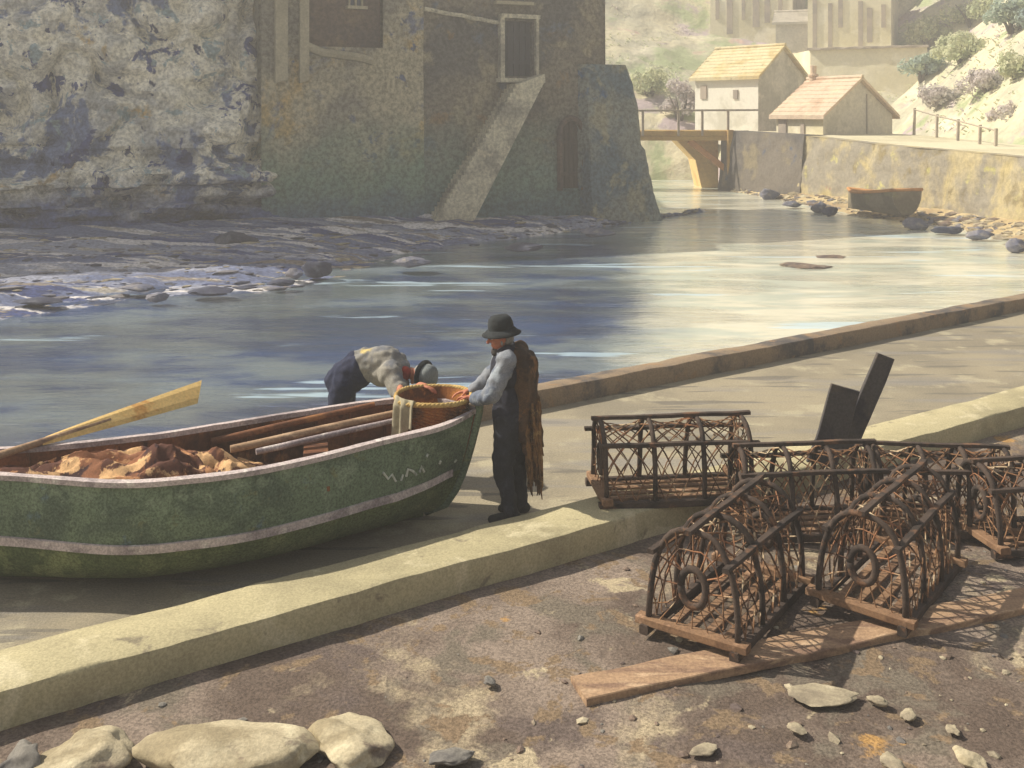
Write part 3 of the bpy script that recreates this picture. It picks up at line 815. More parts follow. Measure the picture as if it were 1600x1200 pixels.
def tall_house(name,label,p0,ang,L,Wd,zb,zt,wallk,sidek,wins,roofk='orange_roof'):
    t = gable_house(name,label,'house',p0,ang,L,Wd,zb,zt,zt+2.4,wallk,sidek,roofk)
    for (x,z,w,h) in wins: opening(t,'window',x,z,w,h,'window_far')
    return t
p = at(1110,52,79)
tall_house('tall_house','tall cream house with a row of narrow windows above the white shed',(p.x,p.y),R(-25),6.2,6,9.2,16.5,'cream_wall','grey_wall',
    [(.55,2.3,.28,1.6),(1.5,1.7,.45,2.7),(2.55,2.4,.25,2.0),(3.5,1.9,.5,2.2),(4.35,2.2,.42,2.2),(5.3,2.2,.3,1.9)])
p = at(1262,84,73)
tall_house('tall_house','tall cream house with long dark doorways standing on the retaining wall',(p.x,p.y),R(-25),5.6,6,7.6,15.5,'cream_wall','grey_wall',
    [(.5,2.2,.3,3.6),(1.55,2.0,.28,3.3),(2.25,3.0,.3,2.2),(3.6,2.1,.32,3.2),(4.2,2.0,.35,2.4),(5.1,2.6,.28,1.6)])
p = at(1212,78,75)
t = gable_house('lean_to_block','small grey outbuilding between the two tall cream houses','outbuilding',(p.x,p.y),R(-20),2.3,3,7.0,10.1,10.9,'grey_wall','grey_wall','grey_wall')
p = at(1392,62,78)
t = gable_house('grey_house','plain grey house right of the tall cream houses by the green slope','house',(p.x,p.y),R(-4),3.4,5,7.6,13.5,15.5,'grey_wall','grey_wall','orange_roof')
# railing on the right-hand path
fr = thing('path_railing','low post and wire railing beside the sloping path on the right bank','railing',(18,44,2))
fp = [at(x,y,D) for x,y,D in ((1428,196,48),(1463,207,46),(1496,216,44),(1530,226,42),(1555,233,40.5))]
for q in fp:
    mb = MB(); mb.beam(q-V((0,0,.5)),q+V((.04,0,.82)),.11,.11,up=V((0,1,0))); put(mb.build('post','rail'), fr)
mb = MB(); mb.tube([q+V((.02,-.07,.74-.0)) for q in fp],.035,5); put(mb.build('rail','rail'), fr)

# vegetation ------------------------------------------------------------------
def bush_mesh(name, seed, R_, H_, nleaf, key, leaf=.16, trunk=True):
    rnd = random.Random(seed); mb = MB(); blobs = []
    for i in range(16):
        a = rnd.uniform(0,6.28); r = R_*math.sqrt(rnd.random())*.75
        z = H_*(.35+.55*rnd.random()*(1-(r/R_)**2*.6))
        blobs.append((V((r*math.cos(a),r*math.sin(a),z)), rnd.uniform(.2,.42)*R_))
    for i in range(nleaf):
        c, rr = rnd.choice(blobs); d = V((rnd.gauss(0,1),rnd.gauss(0,1),rnd.gauss(0,.8))).normalized()
        p = c+d*rr*rnd.uniform(.65,1.08)
        if p.z < .05: p.z = rnd.uniform(.05,.3)
        a = V((rnd.gauss(0,1),rnd.gauss(0,1),rnd.gauss(0,1))).normalized(); b = d.cross(a)
        if b.length < .01: continue
        b.normalize(); a = (d*.4+b.cross(d)).normalized(); s = leaf*rnd.uniform(.6,1.4)
        mb.add([p-a*s-b*s*.2,p-b*s*.6,p+a*s,p+b*s*.6],[(0,1,2,3)])
    return mb
def bush(name,label,cat,loc,seed,R_,H_,n,key,leaf=.16,group=None):
    t = thing(name,label,cat,loc,group)
    bush_mesh(name,seed,R_,H_,n,key,leaf).build('foliage',key,t,fix=False)
    mb = MB(); rnd = random.Random(seed)
    for i in range(5):
        a = rnd.uniform(0,6.28); q = V((math.cos(a)*R_*.5,math.sin(a)*R_*.5,H_*.65))
        mb.tube([V((0,0,-.3)),q*.5+V((0,0,.1)),q],[.12,.07,.03],6)
    mb.build('trunk','bark',t,smooth=True)
    return t
def hgt(x,y):
    return hillf((x+50)/130, ((y-28)/78)**(1/1.3)).z
def on_hill(px, py):
    D = 46.0
    while D < 140:
        q = at(px,py,D)
        if q.z < hgt(q.x,D): return q
        D += .25
    return q
bl = [ (1062,190,63.2,1.3,2.7,'leaf_blue','lavender grey bush beside the whitewashed shed',1700),
       (1015,150,0,1.6,2.2,'leaf','pale green bush on the slope left of the shed',1400),
       (1440,128,0,1.5,2.2,'leaf_dark','dark blue green bush at the end of the retaining wall',1800),
       (1452,75,0,1.9,2.4,'leaf','pale green bush directly above the dark blue green one',2200),
       (1505,95,0,1.8,1.7,'leaf','yellow green bush in the middle of the right slope',2000),
       (1520,40,0,2.3,2.6,'leaf','large pale green bush high on the right slope',2600),
       (1585,50,0,1.9,2.2,'leaf_dark','dark green bush in the top right corner',2200),
       (1475,160,0,1.3,1.0,'leaf_blue','low greyish mauve bush above the far end of the railing',1300),
       (1545,140,0,1.5,1.2,'leaf_blue','greyish mauve bush in the middle of the slope above the railing',1500),
       (1592,120,0,1.3,1.3,'leaf','small pale green bush by the right border above the railing',1400),
       (1585,185,0,1.2,.8,'leaf_blue','lowest greyish mauve bush near the right border',1100)]
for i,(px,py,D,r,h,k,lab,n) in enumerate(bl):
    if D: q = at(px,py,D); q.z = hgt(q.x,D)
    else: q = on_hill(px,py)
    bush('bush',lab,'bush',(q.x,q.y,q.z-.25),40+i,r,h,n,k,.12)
mb = MB(); rnd = random.Random(31)      # rough grass and bramble over the slope
for i in range(9000):
    if i < 6000: x, y = rnd.uniform(20,42), rnd.uniform(40,80)
    else: x, y = rnd.uniform(-2,14), rnd.uniform(64,95)
    if nz((x,y,0),.22,3) < .0: continue
    z = hgt(x,y)
    if z < 2.4: continue
    a = rnd.uniform(0,6.28); h = rnd.uniform(.06,.14); w_ = rnd.uniform(.05,.12); d = V((math.cos(a)*w_,math.sin(a)*w_,0)); l = V((rnd.gauss(0,.12),rnd.gauss(0,.12),h))
    p = V((x,y,z-.03)); mb.add([p-d,p+d,p+d*.6+l,p-d*.3+l*1.1],[(0,1,2,3)],'leaf_blue' if nz((x,y,4),.3)>.15 else 'leaf')
tag(mb.build('undergrowth',fix=False),'rough grass and bramble growing over the far slopes','undergrowth',kind='stuff')

# rocks along both banks -----------------------------------------------------
def bank_z(px,py,z): return gnd(px,py,z)
RL = [(497,421,.36,.24,'round dark blue rock near the water between the cliff foot and the bending man'),
      (460,427,.22,.12,'small dark rock just left of the round dark blue rock'),
      (370,380,.62,.3,'large dark rock lying at the foot of the cliff next to the cottage'),
      (245,463,.22,.1,'small black rock at the water line of the left riverbank'),
      (330,453,.5,.08,'long low purple grey rock at the water line of the left bank'),
      (215,448,.4,.08,'low grey slab of rock above the small black rock at the water'),
      (440,440,.3,.07,'flat grey rock half in the water right of the long purple one'),
      (640,409,.5,.14,'wet flat rock on the bank in front of the pale cottage'),
      (820,385,.5,.12,'wet rock at the bank edge below the slanting stair'),
      (930,362,.6,.14,'low rock at the bank edge below the arched hatch'),
      (60,470,.45,.08,'broad grey rock on the shingle near the left edge')]
for i,(px,py,w,h,lab) in enumerate(RL):
    q = gnd(px,py+3,ZW+.1+.0015*max(0,490-py))
    mb = MB(); mb.rock((0,0,h*.25),(w,w*.7,h),i+1,3,.3); o = mb.build('rock','rock_dark' if i%2==0 else 'rock'); o.location = q; smooth_angle(o,30)
    tag(o,lab,'rock','rocks along the left bank')
RR = [(1315,297,.3,.2,'small dark rock highest on the foreshore left of the beached boat'),
      (1298,305,.36,.12,'flat dark rock on the foreshore just below the highest one'),
      (1280,324,.3,.26,'rounded violet rock standing at the water edge left of the beached boat'),
      (1297,329,.28,.2,'violet rock touching the rounded one on its right'),
      (1200,303,.5,.3,'brown rock at the foot of the dark quay end bay'),
      (1238,317,.4,.14,'low bluish rock in the shallows below the dark quay bay'),
      (1443,322,.32,.36,'tall dark rock just right of the beached boat'),
      (1465,331,.3,.24,'squat brown rock right of the tall dark one'),
      (1430,349,.45,.22,'dark wet rock at the water edge below the beached boat'),
      (1482,357,.5,.14,'long flat violet rock at the water edge right of the beached boat'),
      (1530,366,.42,.16,'violet rock at the water edge below the ochre bank'),
      (1590,384,.36,.2,'pinkish rock at the water edge by the right border')]
for i,(px,py,w,h,lab) in enumerate(RR):
    q = gnd(px,py+4,ZW+.12); mb = MB(); mb.rock((0,0,h*.3),(w,w*.7,h),i+50,3,.3); o = mb.build('rock','rock' if i%3 else 'rock_dark'); o.location = q; smooth_angle(o,30)
    tag(o,lab,'rock','rocks along the right bank')
for i,(px,py,w,h) in enumerate(((1296,402,.42,.1),(1256,416,.7,.13))):
    q = gnd(px,py,ZW); mb = MB(); mb.rock((0,0,-h*.3),(w,w*.8,h),i+90,3,.3); o = mb.build('rock','pebble2'); o.location = q; smooth_angle(o,30)
    tag(o,('small' if i==0 else 'larger')+' brown rock breaking the surface in the middle of the bright water','rock')

# ------------------------------------------------------------------ boats
def cr(pts, t):
    """Catmull-Rom through list of tuples"""
    n = len(pts)-1; t = max(0,min(.999999,t))*n; i = int(t); f = t-i
    P = lambda k: V(pts[max(0,min(n,k))])
    a,b,c,d = P(i-1),P(i),P(i+1),P(i+2)
    return .5*((2*b)+(c-a)*f+(2*a-5*b+4*c-d)*f*f+(3*b-3*c+d-a)*f**3)
def g82(px,py,z): return tuple(gnd(px,py,z))
near = [(-5.3,7.28,.86),(-4.4,7.17,.83),g82(0,745,.82),g82(180,757,.82),g82(300,750,.82),g82(400,737,.82),g82(500,716,.82),g82(600,690,.83),g82(690,668,.86),(-.31,8.42,.9)]
far  = [(-5.45,7.75,.86),(-4.6,7.78,.83),(-3.8,7.72,.82),(-2.9,8.02,.82),(-2.45,8.27,.82),(-2.05,8.52,.82),(-1.65,8.76,.82),(-1.22,8.96,.83),(-.72,8.96,.86),(-.27,8.46,.9)]
boat = thing('rowing_boat','green wooden rowing boat with white strakes drawn up on the slipway','boat',(-2.6,7.7,0))
def hull_pt(t, w, side, inset=0.0, zlift=0.0):
    """t along, w 1 at the gunwale to 0 at keel; side -1 near, +1 far"""
    n, f = cr(near,t), cr(far,t); c = (n+f)/2; hv = (n-f)/2
    zt = c.z
    zk = .03+.0*t
    rise = max(0,(t-.8)/.2)
    # keel centre line xy: raked stem
    kt = min(t,.93)
    nb, fb = cr(near,kt), cr(far,kt); cbm = (nb+fb)/2
    cbm = cbm if t < .8 else ((cr(near,.8)+cr(far,.8))/2).lerp((cr(near,.862)+cr(far,.862))/2, rise)
    lat = (1-(1-w)**4.0)**.42*(1+.05*math.sin(math.pi*w)) if w > 0 else 0
    latV = w**.75
    bl_ = min(1,rise*1.1)
    lf = lat*(1-bl_)+latV*bl_
    xy = cbm.lerp(c, (w**.42) if t > .8 else 1)
    if t <= .8: xy = c
    p = V((xy.x,xy.y,0)) + V((hv.x,hv.y,0))*(lf*(-side))*(1 if True else 0)
    z = zk+(zt-zk)*(w**1.05)
    d = V((hv.x,hv.y,0)).normalized()*(-side)
    p = p - d*min(inset, V((hv.x,hv.y,0)).length*lf*.9)
    return V((p.x,p.y,max(z, zlift if zlift else z)))
NT_, NW = 90, 22
def hull_side(mb, w0, w1, key, inset=0, zlift=0, out=0.0):
    for side in (-1,1):
        mb.grid(lambda u,v: hull_pt(u, w0+(w1-w0)*v, side, inset-out, zlift), NT_, NW, key)
ws = .46     # height of the white strake
mb = MB(); hull_side(mb,.0,ws,'hull_low'); hull_side(mb,ws,1.0,'hull_top')
# plank laps: thin projecting bands
mb.add([hull_pt(0,w,-1) for w in (1,.8,.6,.4,.2,.05)]+[hull_pt(0,w,1) for w in (.05,.2,.4,.6,.8,1)],[tuple(range(12))],'hull_top')
put(mb.build('hull',smooth=True), boat); smooth_angle(boat.children[-1],50)
mb = MB(); hull_side(mb,.04,.99,None,.045,.07)
mb.add([hull_pt(0.012,w,-1,.045,.07) for w in (1,.8,.6,.4,.2,.05)]+[hull_pt(0.012,w,1,.045,.07) for w in (.05,.2,.4,.6,.8,1)],[tuple(range(12))])
put(mb.build('inner_planking','inner_wood',smooth=True), boat)
def rubline(w, side, half, out, n=90, t0=0, t1=1):
    vs = []
    m = MB()
    ring = []
    for i in range(n+1):
        t = t0+(t1-t0)*i/n
        c = hull_pt(t,w,side); n_, f_ = cr(near,t), cr(far,t); d = V(((n_-f_).x,(n_-f_).y,0))*(-side)
        d = d.normalized() if d.length > 1e-4 else V((0,-side,0)); d = -d if False else d
        up = V((0,0,1))
        vs += [c-d*.03+up*half, c+d*out+up*half*.8, c+d*out-up*half*.8, c-d*.03-up*half]
    fs = []
    for i in range(n):
        for k in range(4):
            a = i*4+k; b = i*4+(k+1)%4; fs.append((a,b,b+4,a+4))
    fs += [(0,1,2,3),(n*4+3,n*4+2,n*4+1,n*4)]
    m.add(vs,fs); return m
for side in (-1,1):
    put(rubline(ws,side,.036,.024,t1=.965).build('strake','white_paint'), boat)
for side in (-1,1):
    mb = MB(); vs = []; n = 100
    for i in range(n+1):
        t = i/n; c = hull_pt(t,1,side); n_, f_ = cr(near,t), cr(far,t); d = V(((n_-f_).x,(n_-f_).y,0))*(-side); d = d.normalized() if d.length>1e-4 else V((0,-side,0))
        j = .004*nz(c,6)
        vs += [c-d*.045+V((0,0,.02+j)), c+d*(.02+j)+V((0,0,.017)), c+d*(.022+j)-V((0,0,.018)), c-d*.045-V((0,0,.02))]
    fs = []
    for i in range(n):
        for k in range(4):
            a = i*4+k; b = i*4+(k+1)%4; fs.append((a,b,b+4,a+4))
    fs += [(0,1,2,3),(n*4+3,n*4+2,n*4+1,n*4)]
    mb.add(vs,fs,'white_paint')
    put(mb.build('gunwale'), boat)
# stem post
mb = MB(); pts = [hull_pt(1,w,-1)*.5+hull_pt(1,w,1)*.5 for w in (1.0,.85,.7,.55,.4,.25,.1,.0)]
pts = [pts[0]+V((.0,0,.07))]+pts
mb.tube([p+V((.02,.015,0)) for p in pts],.034,8); put(mb.build('stem','hull_top',smooth=True), boat)
# keel
mb = MB(); kp = [(cr(near,t)+cr(far,t))/2 for t in [i/12*.8 for i in range(13)]]
fk = hull_pt(1,0,1); mb.tube([V((p.x,p.y,.02)) for p in kp]+[V((fk.x,fk.y,.03))],.035,6); put(mb.build('keel','hull_low'), boat)
# thwarts, ribs, foredeck
for t in (.2,.46,.66):
    a, b = hull_pt(t,.72,-1,.04), hull_pt(t,.72,1,.04)
    mb = MB(); mb.beam(a,b,.2,.035,key=None); put(mb.build('thwart','inner_wood'), boat)
for i in range(11):
    t = .1+.07*i
    mb = MB()
    for side in (-1,1):
        mb = MB(); mb.tube([hull_pt(t,w,side,.055,.08) for w in (.97,.8,.6,.4,.25,.1)],.016,5)
        put(mb.build('rib','inner_wood'), boat)
mb = MB()
def deckf(u,v):
    t = .76+.2*u; return hull_pt(t,.62,-1,.05).lerp(hull_pt(t,.62,1,.05),v)
mb.grid(deckf,14,6); mb.grid(lambda u,v: deckf(u,v)-V((0,0,.03)),14,6); put(mb.build('foredeck','inner_wood'), boat)
# faded painted name on the bow: strokes as in the photograph
mb = MB()
strokes = [[(598,738),(606,748),(612,741),(618,752)],[(626,751),(629,741)],[(634,744),(637,733),(645,736),(650,742)],[(655,738),(658,728),(662,737)],[(666,714),(668,709)],[(686,724),(688,720)],[(709,722),(713,718)]]
def hull_at(px,py):
    best = None
    for i in range(60):
        t = .62+.36*i/59
        for j in range(24):
            w = .5+.5*j/23; p = hull_pt(t,w,-1)
            x = 800+p.x/p.y*FP; y = HOR+(HC-p.z)/p.y*FP
            d = (x-px)**2+(y-py)**2
            if best is None or d < best[0]: best = (d,p)
    p = best[1]; q = at(px,py,p.y); return q
hull_part = next(c for c in boat.children if c.name.startswith('hull'))
for st in strokes:
    pts = [hull_at(*s)+V((.003,-.004,0)) for s in st]
    mb = MB(); mb.tube(pts,[.009+.005*abs(nz((i,st[0][0],0),.9)) for i in range(len(pts))],7)
    o = put(mb.build('painted_letter','faded_paint'), boat); o.parent = hull_part

# things in the boat
def heap(name,label,cat,key,t0,t1,base_w,hgt_,seed,lat=(-.9,.9)):
    mb = MB()
    def f(u,v):
        t = t0+(t1-t0)*u
        a, b = hull_pt(t,base_w,-1,.06,.1), hull_pt(t,base_w,1,.06,.1)
        p = a.lerp(b,.5+lat[0]*.5+(lat[1]-lat[0])*.5*v)
        e = (math.sin(math.pi*u)**.6)*(math.sin(math.pi*v)**.45)
        fold = (.5-abs(nz((u*7+v*2.5,v*2.2,seed),1.0)))*.75+abs(nz((u*3+seed,v*6,0),1.0))*.4+.24*(.4-abs(nz((u*15+v*5,v*5,seed),1.0)))+.1*(.4-abs(nz((u*30-v*9,v*11,seed),1.0)))
        r = .5*nz((u*4,v*3,seed*2),1)
        p.z = p.z-.12+e*hgt_*(.62+.75*fold+.35*r)
        p += V((nz((u*9,v*9,seed+3),1),nz((u*9,v*9,seed+8),1),0))*.035
        return p
    mb.grid(f,110,60)
    o = mb.build(name,key); smooth_angle(o,32)
    return tag(o,label,cat)
heap('tarpaulin','crumpled tan brown canvas heaped in the boat beside the oar','tarpaulin','canvas',.1,.58,.66,.44,3,(-.9,.97))
heap('fishing_net','dark brown net piled along the floor of the green boat','net','net',.5,.8,.3,.26,9,(-.85,.85))
def oar(name,label,p,q,blade=.75,w=.085,r=.022,side=None):
    t = thing(name,label,'oar',p); p, q = V(p), V(q); ax = (q-p).normalized(); L = (q-p).length
    mb = MB(); k = q-ax*blade
    mb.tube([p,p+ax*.12,p+ax*.14,k,q-ax*blade*.6],[r*.8,r*.8,r*1.15,r,r*.7],10)
    put(mb.build('shaft','plank',smooth=True), t)
    sd = side or ax.cross(V((0,0,1))).normalized(); up = ax.cross(sd).normalized()
    mb = MB(); n = 12; vs = []
    for i in range(n+1):
        u = i/n; c = k+ax*blade*u; ww = w*(.32+.68*u**.8); th = .016-.007*u
        c = c+sd*0
        vs += [c-sd*ww+up*0, c-sd*ww*.5+up*th, c+sd*ww*.5+up*th, c+sd*ww, c+sd*ww*.5-up*th, c-sd*ww*.5-up*th]
    fs = []
    for i in range(n):
        for j in range(6):
            a = i*6+j; b = i*6+(j+1)%6; fs.append((a,b,b+6,a+6))
    fs += [(0,1,2,3,4,5),tuple(n*6+j for j in range(5,-1,-1))]
    mb.add(vs,fs); put(mb.build('blade','oar'), t)
    return t
oar('oar','pale yellow oar sticking out over the river with its blade up',at(-60,730,7.35),at(312,612,8.7),1.3,.122,.026,side=V((-.1,.8,.6)).normalized())
def spar(name,label,p,q,r,key='inner_wood'):
    mb = MB(); mb.tube([V(p).lerp(V(q),i/6)+V((0,0,.006*nz((i,0,0),1.3))) for i in range(7)],[r,r*1.05,r*1.05,r,r*.95,r*.9,r*.8],10)
    o = mb.build(name,key,smooth=True); smooth_angle(o,50); return tag(o,label,'spar')
spar('spar','brown pole lying lengthwise in the boat against the far side',at(330,690,8.2),at(585,632,8.75),.028,'inner_wood')
spar('spar','pale weathered pole lying lengthwise in the middle of the boat',at(400,706,8.0),at(625,655,8.5),.024,'white_paint')
spar('spar','tan pole lying in the boat between the two other poles',at(360,702,8.1),at(640,640,8.65),.03,'plank')

# small beached boat --------------------------------------------------------
sb = thing('small_boat','small brown boat with orange gunwale beached under the quay wall','boat',tuple(gnd(1400,338,ZW+.2)))
o0 = sb.location.copy()
mb = MB(); Ls = 3.4
axd = (at(1308,318,39.8)-o0); axd.z = 0; axd.normalize(); sdd = V((-axd.y,axd.x,0))
def sbp(u, w, sd):
    hw = .72*(1-u**2.6)*(.85+.3*math.sin(u*2.2)); ww = (1-(1-w)**2.5)**.6
    z = .05+(.72+.22*(1-u)**2-.05*u+.35*max(0,u-.75))*w
    return axd*(u*Ls-.6)+sdd*(hw*ww*sd)+V((0,0,z))
for sd in (-1,1): mb.grid(lambda u,v: sbp(u,v,sd), 30, 8)
mb.add([sbp(0,w,-1) for w in (1,.6,.3,.05)]+[sbp(0,w,1) for w in (.05,.3,.6,1)],[tuple(range(8))])
mb.grid(lambda u,v: sbp(.02+u*.96,.4,-1).lerp(sbp(.02+u*.96,.4,1),v),20,4)
mb.build('hull','smallhull',sb,smooth=False); smooth_angle(sb.children[-1],40)
mb = MB()
for sd in (-1,1): mb.tube([sbp(i/24,1.0,sd) for i in range(25)],.065,6)
mb.tube([sbp(0,1,-1),sbp(0,1,1)],.06,6)
mb.build('gunwale','orange_paint',sb,smooth=True)
mb = MB(); mb.beam(sbp(.4,.72,-1),sbp(.4,.72,1),.25,.05); mb.build('thwart','smallhull',sb)

# ------------------------------------------------------------------ lobster pots
def make_pot(label, loc, ang, L, Wd, H, nh, seed, tilt=0, ends=(True,True), roll=0):
    rnd = random.Random(seed)
    t = thing('lobster_pot',label,'lobster pot',loc,'lobster pots piled beside the kerb')
    t.rotation_euler = (roll,tilt,ang)
    def prof(th):      # th 0..pi
        c, s = math.cos(th), math.sin(th)
        return (Wd/2*math.copysign(abs(c)**.72,c), H*abs(s)**.82)
    # base: frame and slats
    mb = MB()
    for y in (-Wd/2,Wd/2): mb.beam((-.06,y,.03),(L+.06,y,.03),.06,.06,seg=6,jit=.008)
    put_ = mb.build('base_frame','potwood',t)
    mb = MB()
    for x in (0,L): mb.beam((x,-Wd/2-.07,.075),(x,Wd/2+.07,.075),.085,.05,seg=5,jit=.008)
    for i in range(4):
        y = -Wd/2+Wd*(i+1)/5; mb.beam((.02,y,.045),(L-.02,y,.045),.055,.02,seg=4,jit=.006)
    mb.build('base_slats','potbase',t)
    for i in range(nh):
        x = L*i/(nh-1); lean = rnd.uniform(-.02,.02)
        pts = []
        for k in range(17):
            y, z = prof(math.pi*k/16); pts.append(V((x+lean*z/H+.012*nz((x*5,k*.3,seed),1),y+.012*nz((x*3+9,k*.3,seed),1),z+.05)))
        mb = MB(); mb.tube(pts,[.021+.004*nz((k,seed,i),.7) for k in range(17)],7); mb.build('hoop','potwood',t,smooth=True)
    for th, r in ((math.pi/2,.02),(math.pi*.24,.017),(math.pi*.76,.017)):
        y, z = prof(th); k = 1.03
        mb = MB(); mb.beam((-.05-rnd.random()*.04,y*k,z*k+.055),(L+.05+rnd.random()*.05,y*k+rnd.uniform(-.02,.02),z*k+.055+rnd.uniform(-.02,.02)),.045,.03,seg=8,jit=.012)
        mb.build('batten','potwood',t)
    # netting over the hoops: two families of diagonals, slack and irregular
    mb = MB()
    def sp(x, th):
        y, z = prof(max(0.0,min(math.pi,th)))
        fr_ = (x/L*(nh-1))%1; sag = .045*math.sin(math.pi*fr_)*math.sin(max(0,min(math.pi,th)))
        sc = 1-sag/H*1.3
        return V((x,y*sc,z*sc+.05))+V((nz((x*5,th*2,seed),1),nz((x*5,th*2,seed+5),1),nz((x*5,th*2,seed+9),1)))*.012
    pitch = .12; n_ = int(L/pitch)
    span = L*.9
    for sgn in (1,-1):
        k0 = -int(span/pitch)-1
        for k in range(k0, n_+int(span/pitch)+2):
            pts = []
            for j in range(25):
                th = math.pi*j/24; x = k*pitch+(sgn*(th/math.pi)*span if sgn>0 else (1-th/math.pi)*span)
                if -.001 <= x <= L+.001: pts.append(sp(x,th))
            if len(pts) > 1 and rnd.random() > .05: mb.tube(pts,.005+.002*rnd.random(),4,cap=False)
    # knots and weed caught in the mesh
    for i in range(14):
        p = sp(rnd.uniform(0,L),rnd.uniform(.1,math.pi-.1)); mb.rock(p,(.012,.012,.012),rnd.random()*9,1,.4)
    mb.build('netting','twine',t)
    for e,x in ((0,0.0),(1,L)):
        mb = MB(); cy, cz, rr = 0, H*.46+.05, .1
        ring = [V((x,cy+rr*.85*math.cos(a),cz+rr*1.15*math.sin(a))) for a in [2*math.pi*k/20 for k in range(21)]]
        ins = (.015 if e==0 else -.015)
        ring = [p+V((ins,0,0)) for p in ring]
        mb.tube(ring,.025,7); ringo = mb.build('entrance_ring','potwood',t,smooth=True)
        mb = MB()
        for k in range(11):
            th = math.pi*(k+.5)/11; y, z = prof(th); a = th
            q = V((x,y,z+.05)); a2 = rnd.uniform(-.25,.25)+math.atan2(q.z-cz,q.y)
            w = V((x+ins,rr*.85*math.cos(a2),cz+rr*1.15*math.sin(a2)))
            mb.tube([q,q.lerp(w,.5)+V((0,nz((k,seed,e),1.1)*.03,nz((k,seed,e+4),1.1)*.03-.01)),w],.0055,4,cap=False)
        for k in range(5):
            y = -Wd/2+Wd*(k+.5)/5; a2 = -math.pi/2+(y/Wd)*2.6
            mb.tube([V((x,y,.07)),V((x+ins,rr*.85*math.cos(a2),cz+rr*1.15*math.sin(a2)))],.0042,4,cap=False)
        for f in (.4,.8):
            pts = []
            for k in range(25):
                th = -.5+(math.pi+1)*k/24; y, z = prof(max(0,min(math.pi,th)));
                if th < 0: y, z = Wd/2, 0
                if th > math.pi: y, z = -Wd/2, 0
                q = V((x,y,z+.05)); c = V((x+ins,0,cz)); pts.append(q.lerp(c,f*.8)+V((0,.015*nz((k,f*9,seed),1),.015*nz((k,f*9+4,seed),1))))
            mb.tube(pts,.005,4,cap=False)
        ringo.parent = mb.build('end_netting','twine',t)
    return t
make_pot('lobster pot sitting on the kerb at the left of the back row beside the man',(.72,8.42,.2),R(7),1.2,.55,.58,4,11)
make_pot('lobster pot in the back row under the two leaning boards',(1.82,8.22,.02),R(4),1.05,.55,.6,4,12)
make_pot('lobster pot in the back row right of the leaning boards, half hidden',(2.95,8.35,.02),R(-4),1.0,.55,.58,4,13)
make_pot('lobster pot at the right edge of the picture, cut by the frame',(3.62,7.95,.02),R(9),1.1,.55,.57,4,14)
make_pot('front lobster pot with round entrance, nearest to the cut end of the plank',(1.115,6.36,.05),R(56),1.22,.6,.64,4,15,tilt=R(2))
make_pot('tilted lobster pot with warm brown netting right of the front one on the long plank',(2.27,6.68,.06),R(52),1.2,.57,.63,4,16,tilt=R(1),roll=R(2))

# planks -----------------------------------------------------------------
mb = MB(); a, b = gnd(905,1080,.03), gnd(1900,880,.03); mb.beam(a,b,.24,.055,seg=40,jit=.012,bev=.1)
o = mb.build('plank','plank'); tag(o,'long weathered plank lying on the earth under the front lobster pots','plank')
mb = MB(); mb.beam(at(1278,745,9.25),at(1322,606,9.25),.27,.035,up=V((0,1,0)),seg=10,jit=.02)
o = mb.build('board','timber_dark'); tag(o,'short wide dark board leaning upright behind the lobster pots','board')
mb = MB(); mb.beam(at(1308,735,9.45),at(1384,556,9.45),.17,.05,up=V((0,1,0)),seg=10,jit=.012)
o = mb.build('board','timber_dark'); tag(o,'tall narrow dark board leaning to the right behind the lobster pots','board')

# boulders and stones in the foreground --------------------------------------
fb = [((350,1190),(.46,.3,.13),'boulder','large cream boulder at the bottom edge left of centre'),
      ((130,1195),(.24,.2,.1),'boulder','rounded cream boulder in the bottom left corner'),
      ((545,1165),(.26,.2,.08),'boulder','flat tan stone right of the large cream boulder'),
      ((35,1205),(.14,.12,.1),'stone_grey','small grey stone in the bottom left corner'),
      ((705,1185),(.12,.08,.03),'stone_grey','small grey stone on the bottom edge near the middle'),
      ((1395,1195),(.08,.06,.025),'pebble','pale grey stone on the bottom edge right of centre'),
      ((1245,1140),(.06,.045,.016),'pebble','small whitish stone left of the pale flat slab'),
      ((1285,1085),(.2,.12,.018),'pebble','pale flat slab sunk into the earth below the plank'),
      ((1420,1118),(.06,.04,.02),'pebble','small pointed cream stone on the earth at the lower right'),
      ((1515,1187),(.1,.075,.028),'boulder','rounded tan stone at the bottom right'),
      ((1370,1097),(.06,.035,.025),'pebble','tiny cream stone just below the plank'),
      ((1100,1172),(.08,.05,.014),'pebble','pale chip of stone at the bottom centre right'),
      ((1490,1142),(.05,.035,.014),'pebble','little cream stone above the rounded tan one'),
      ((765,1065),(.05,.035,.02),'stone_grey','small dark pebble on bare earth right of the boulders')]
for i,((px,py),r,k,lab) in enumerate(fb):
    q = gnd(px,py,.03); mb = MB(); mb.rock((0,0,r[2]*.25),r,i+200,4,.3,rz=i*.9); o = mb.build('boulder' if r[0]>.2 else 'stone',k); o.location = q; smooth_angle(o,70)
    tag(o,lab,'boulder' if r[0]>.2 else 'stone')
mb = MB(); rnd = random.Random(5)
for i in range(800):
    s = rnd.uniform(-3,7.5); n = rnd.random()**.7*3.6+.12; p = sn(s,n)
    if n < 1.0 and rnd.random() < .6: continue
    r = .008+.03*rnd.random()**3
    v = (((n+.06)/10)**(1/1.25)); hh = earth((s+12)/32, v).z
    mb.rock((p.x,p.y,hh+r*.1),(r*rnd.uniform(.8,1.6),r,r*.55),rnd.random()*50,1,.35,key=rnd.choice(['pebble','pebble2','pebble2','stone_grey']),rz=rnd.random()*3)
tag(mb.build('pebbles'),'small pebbles and chips strewn over the brown earth','pebbles',kind='stuff')
mb = MB()
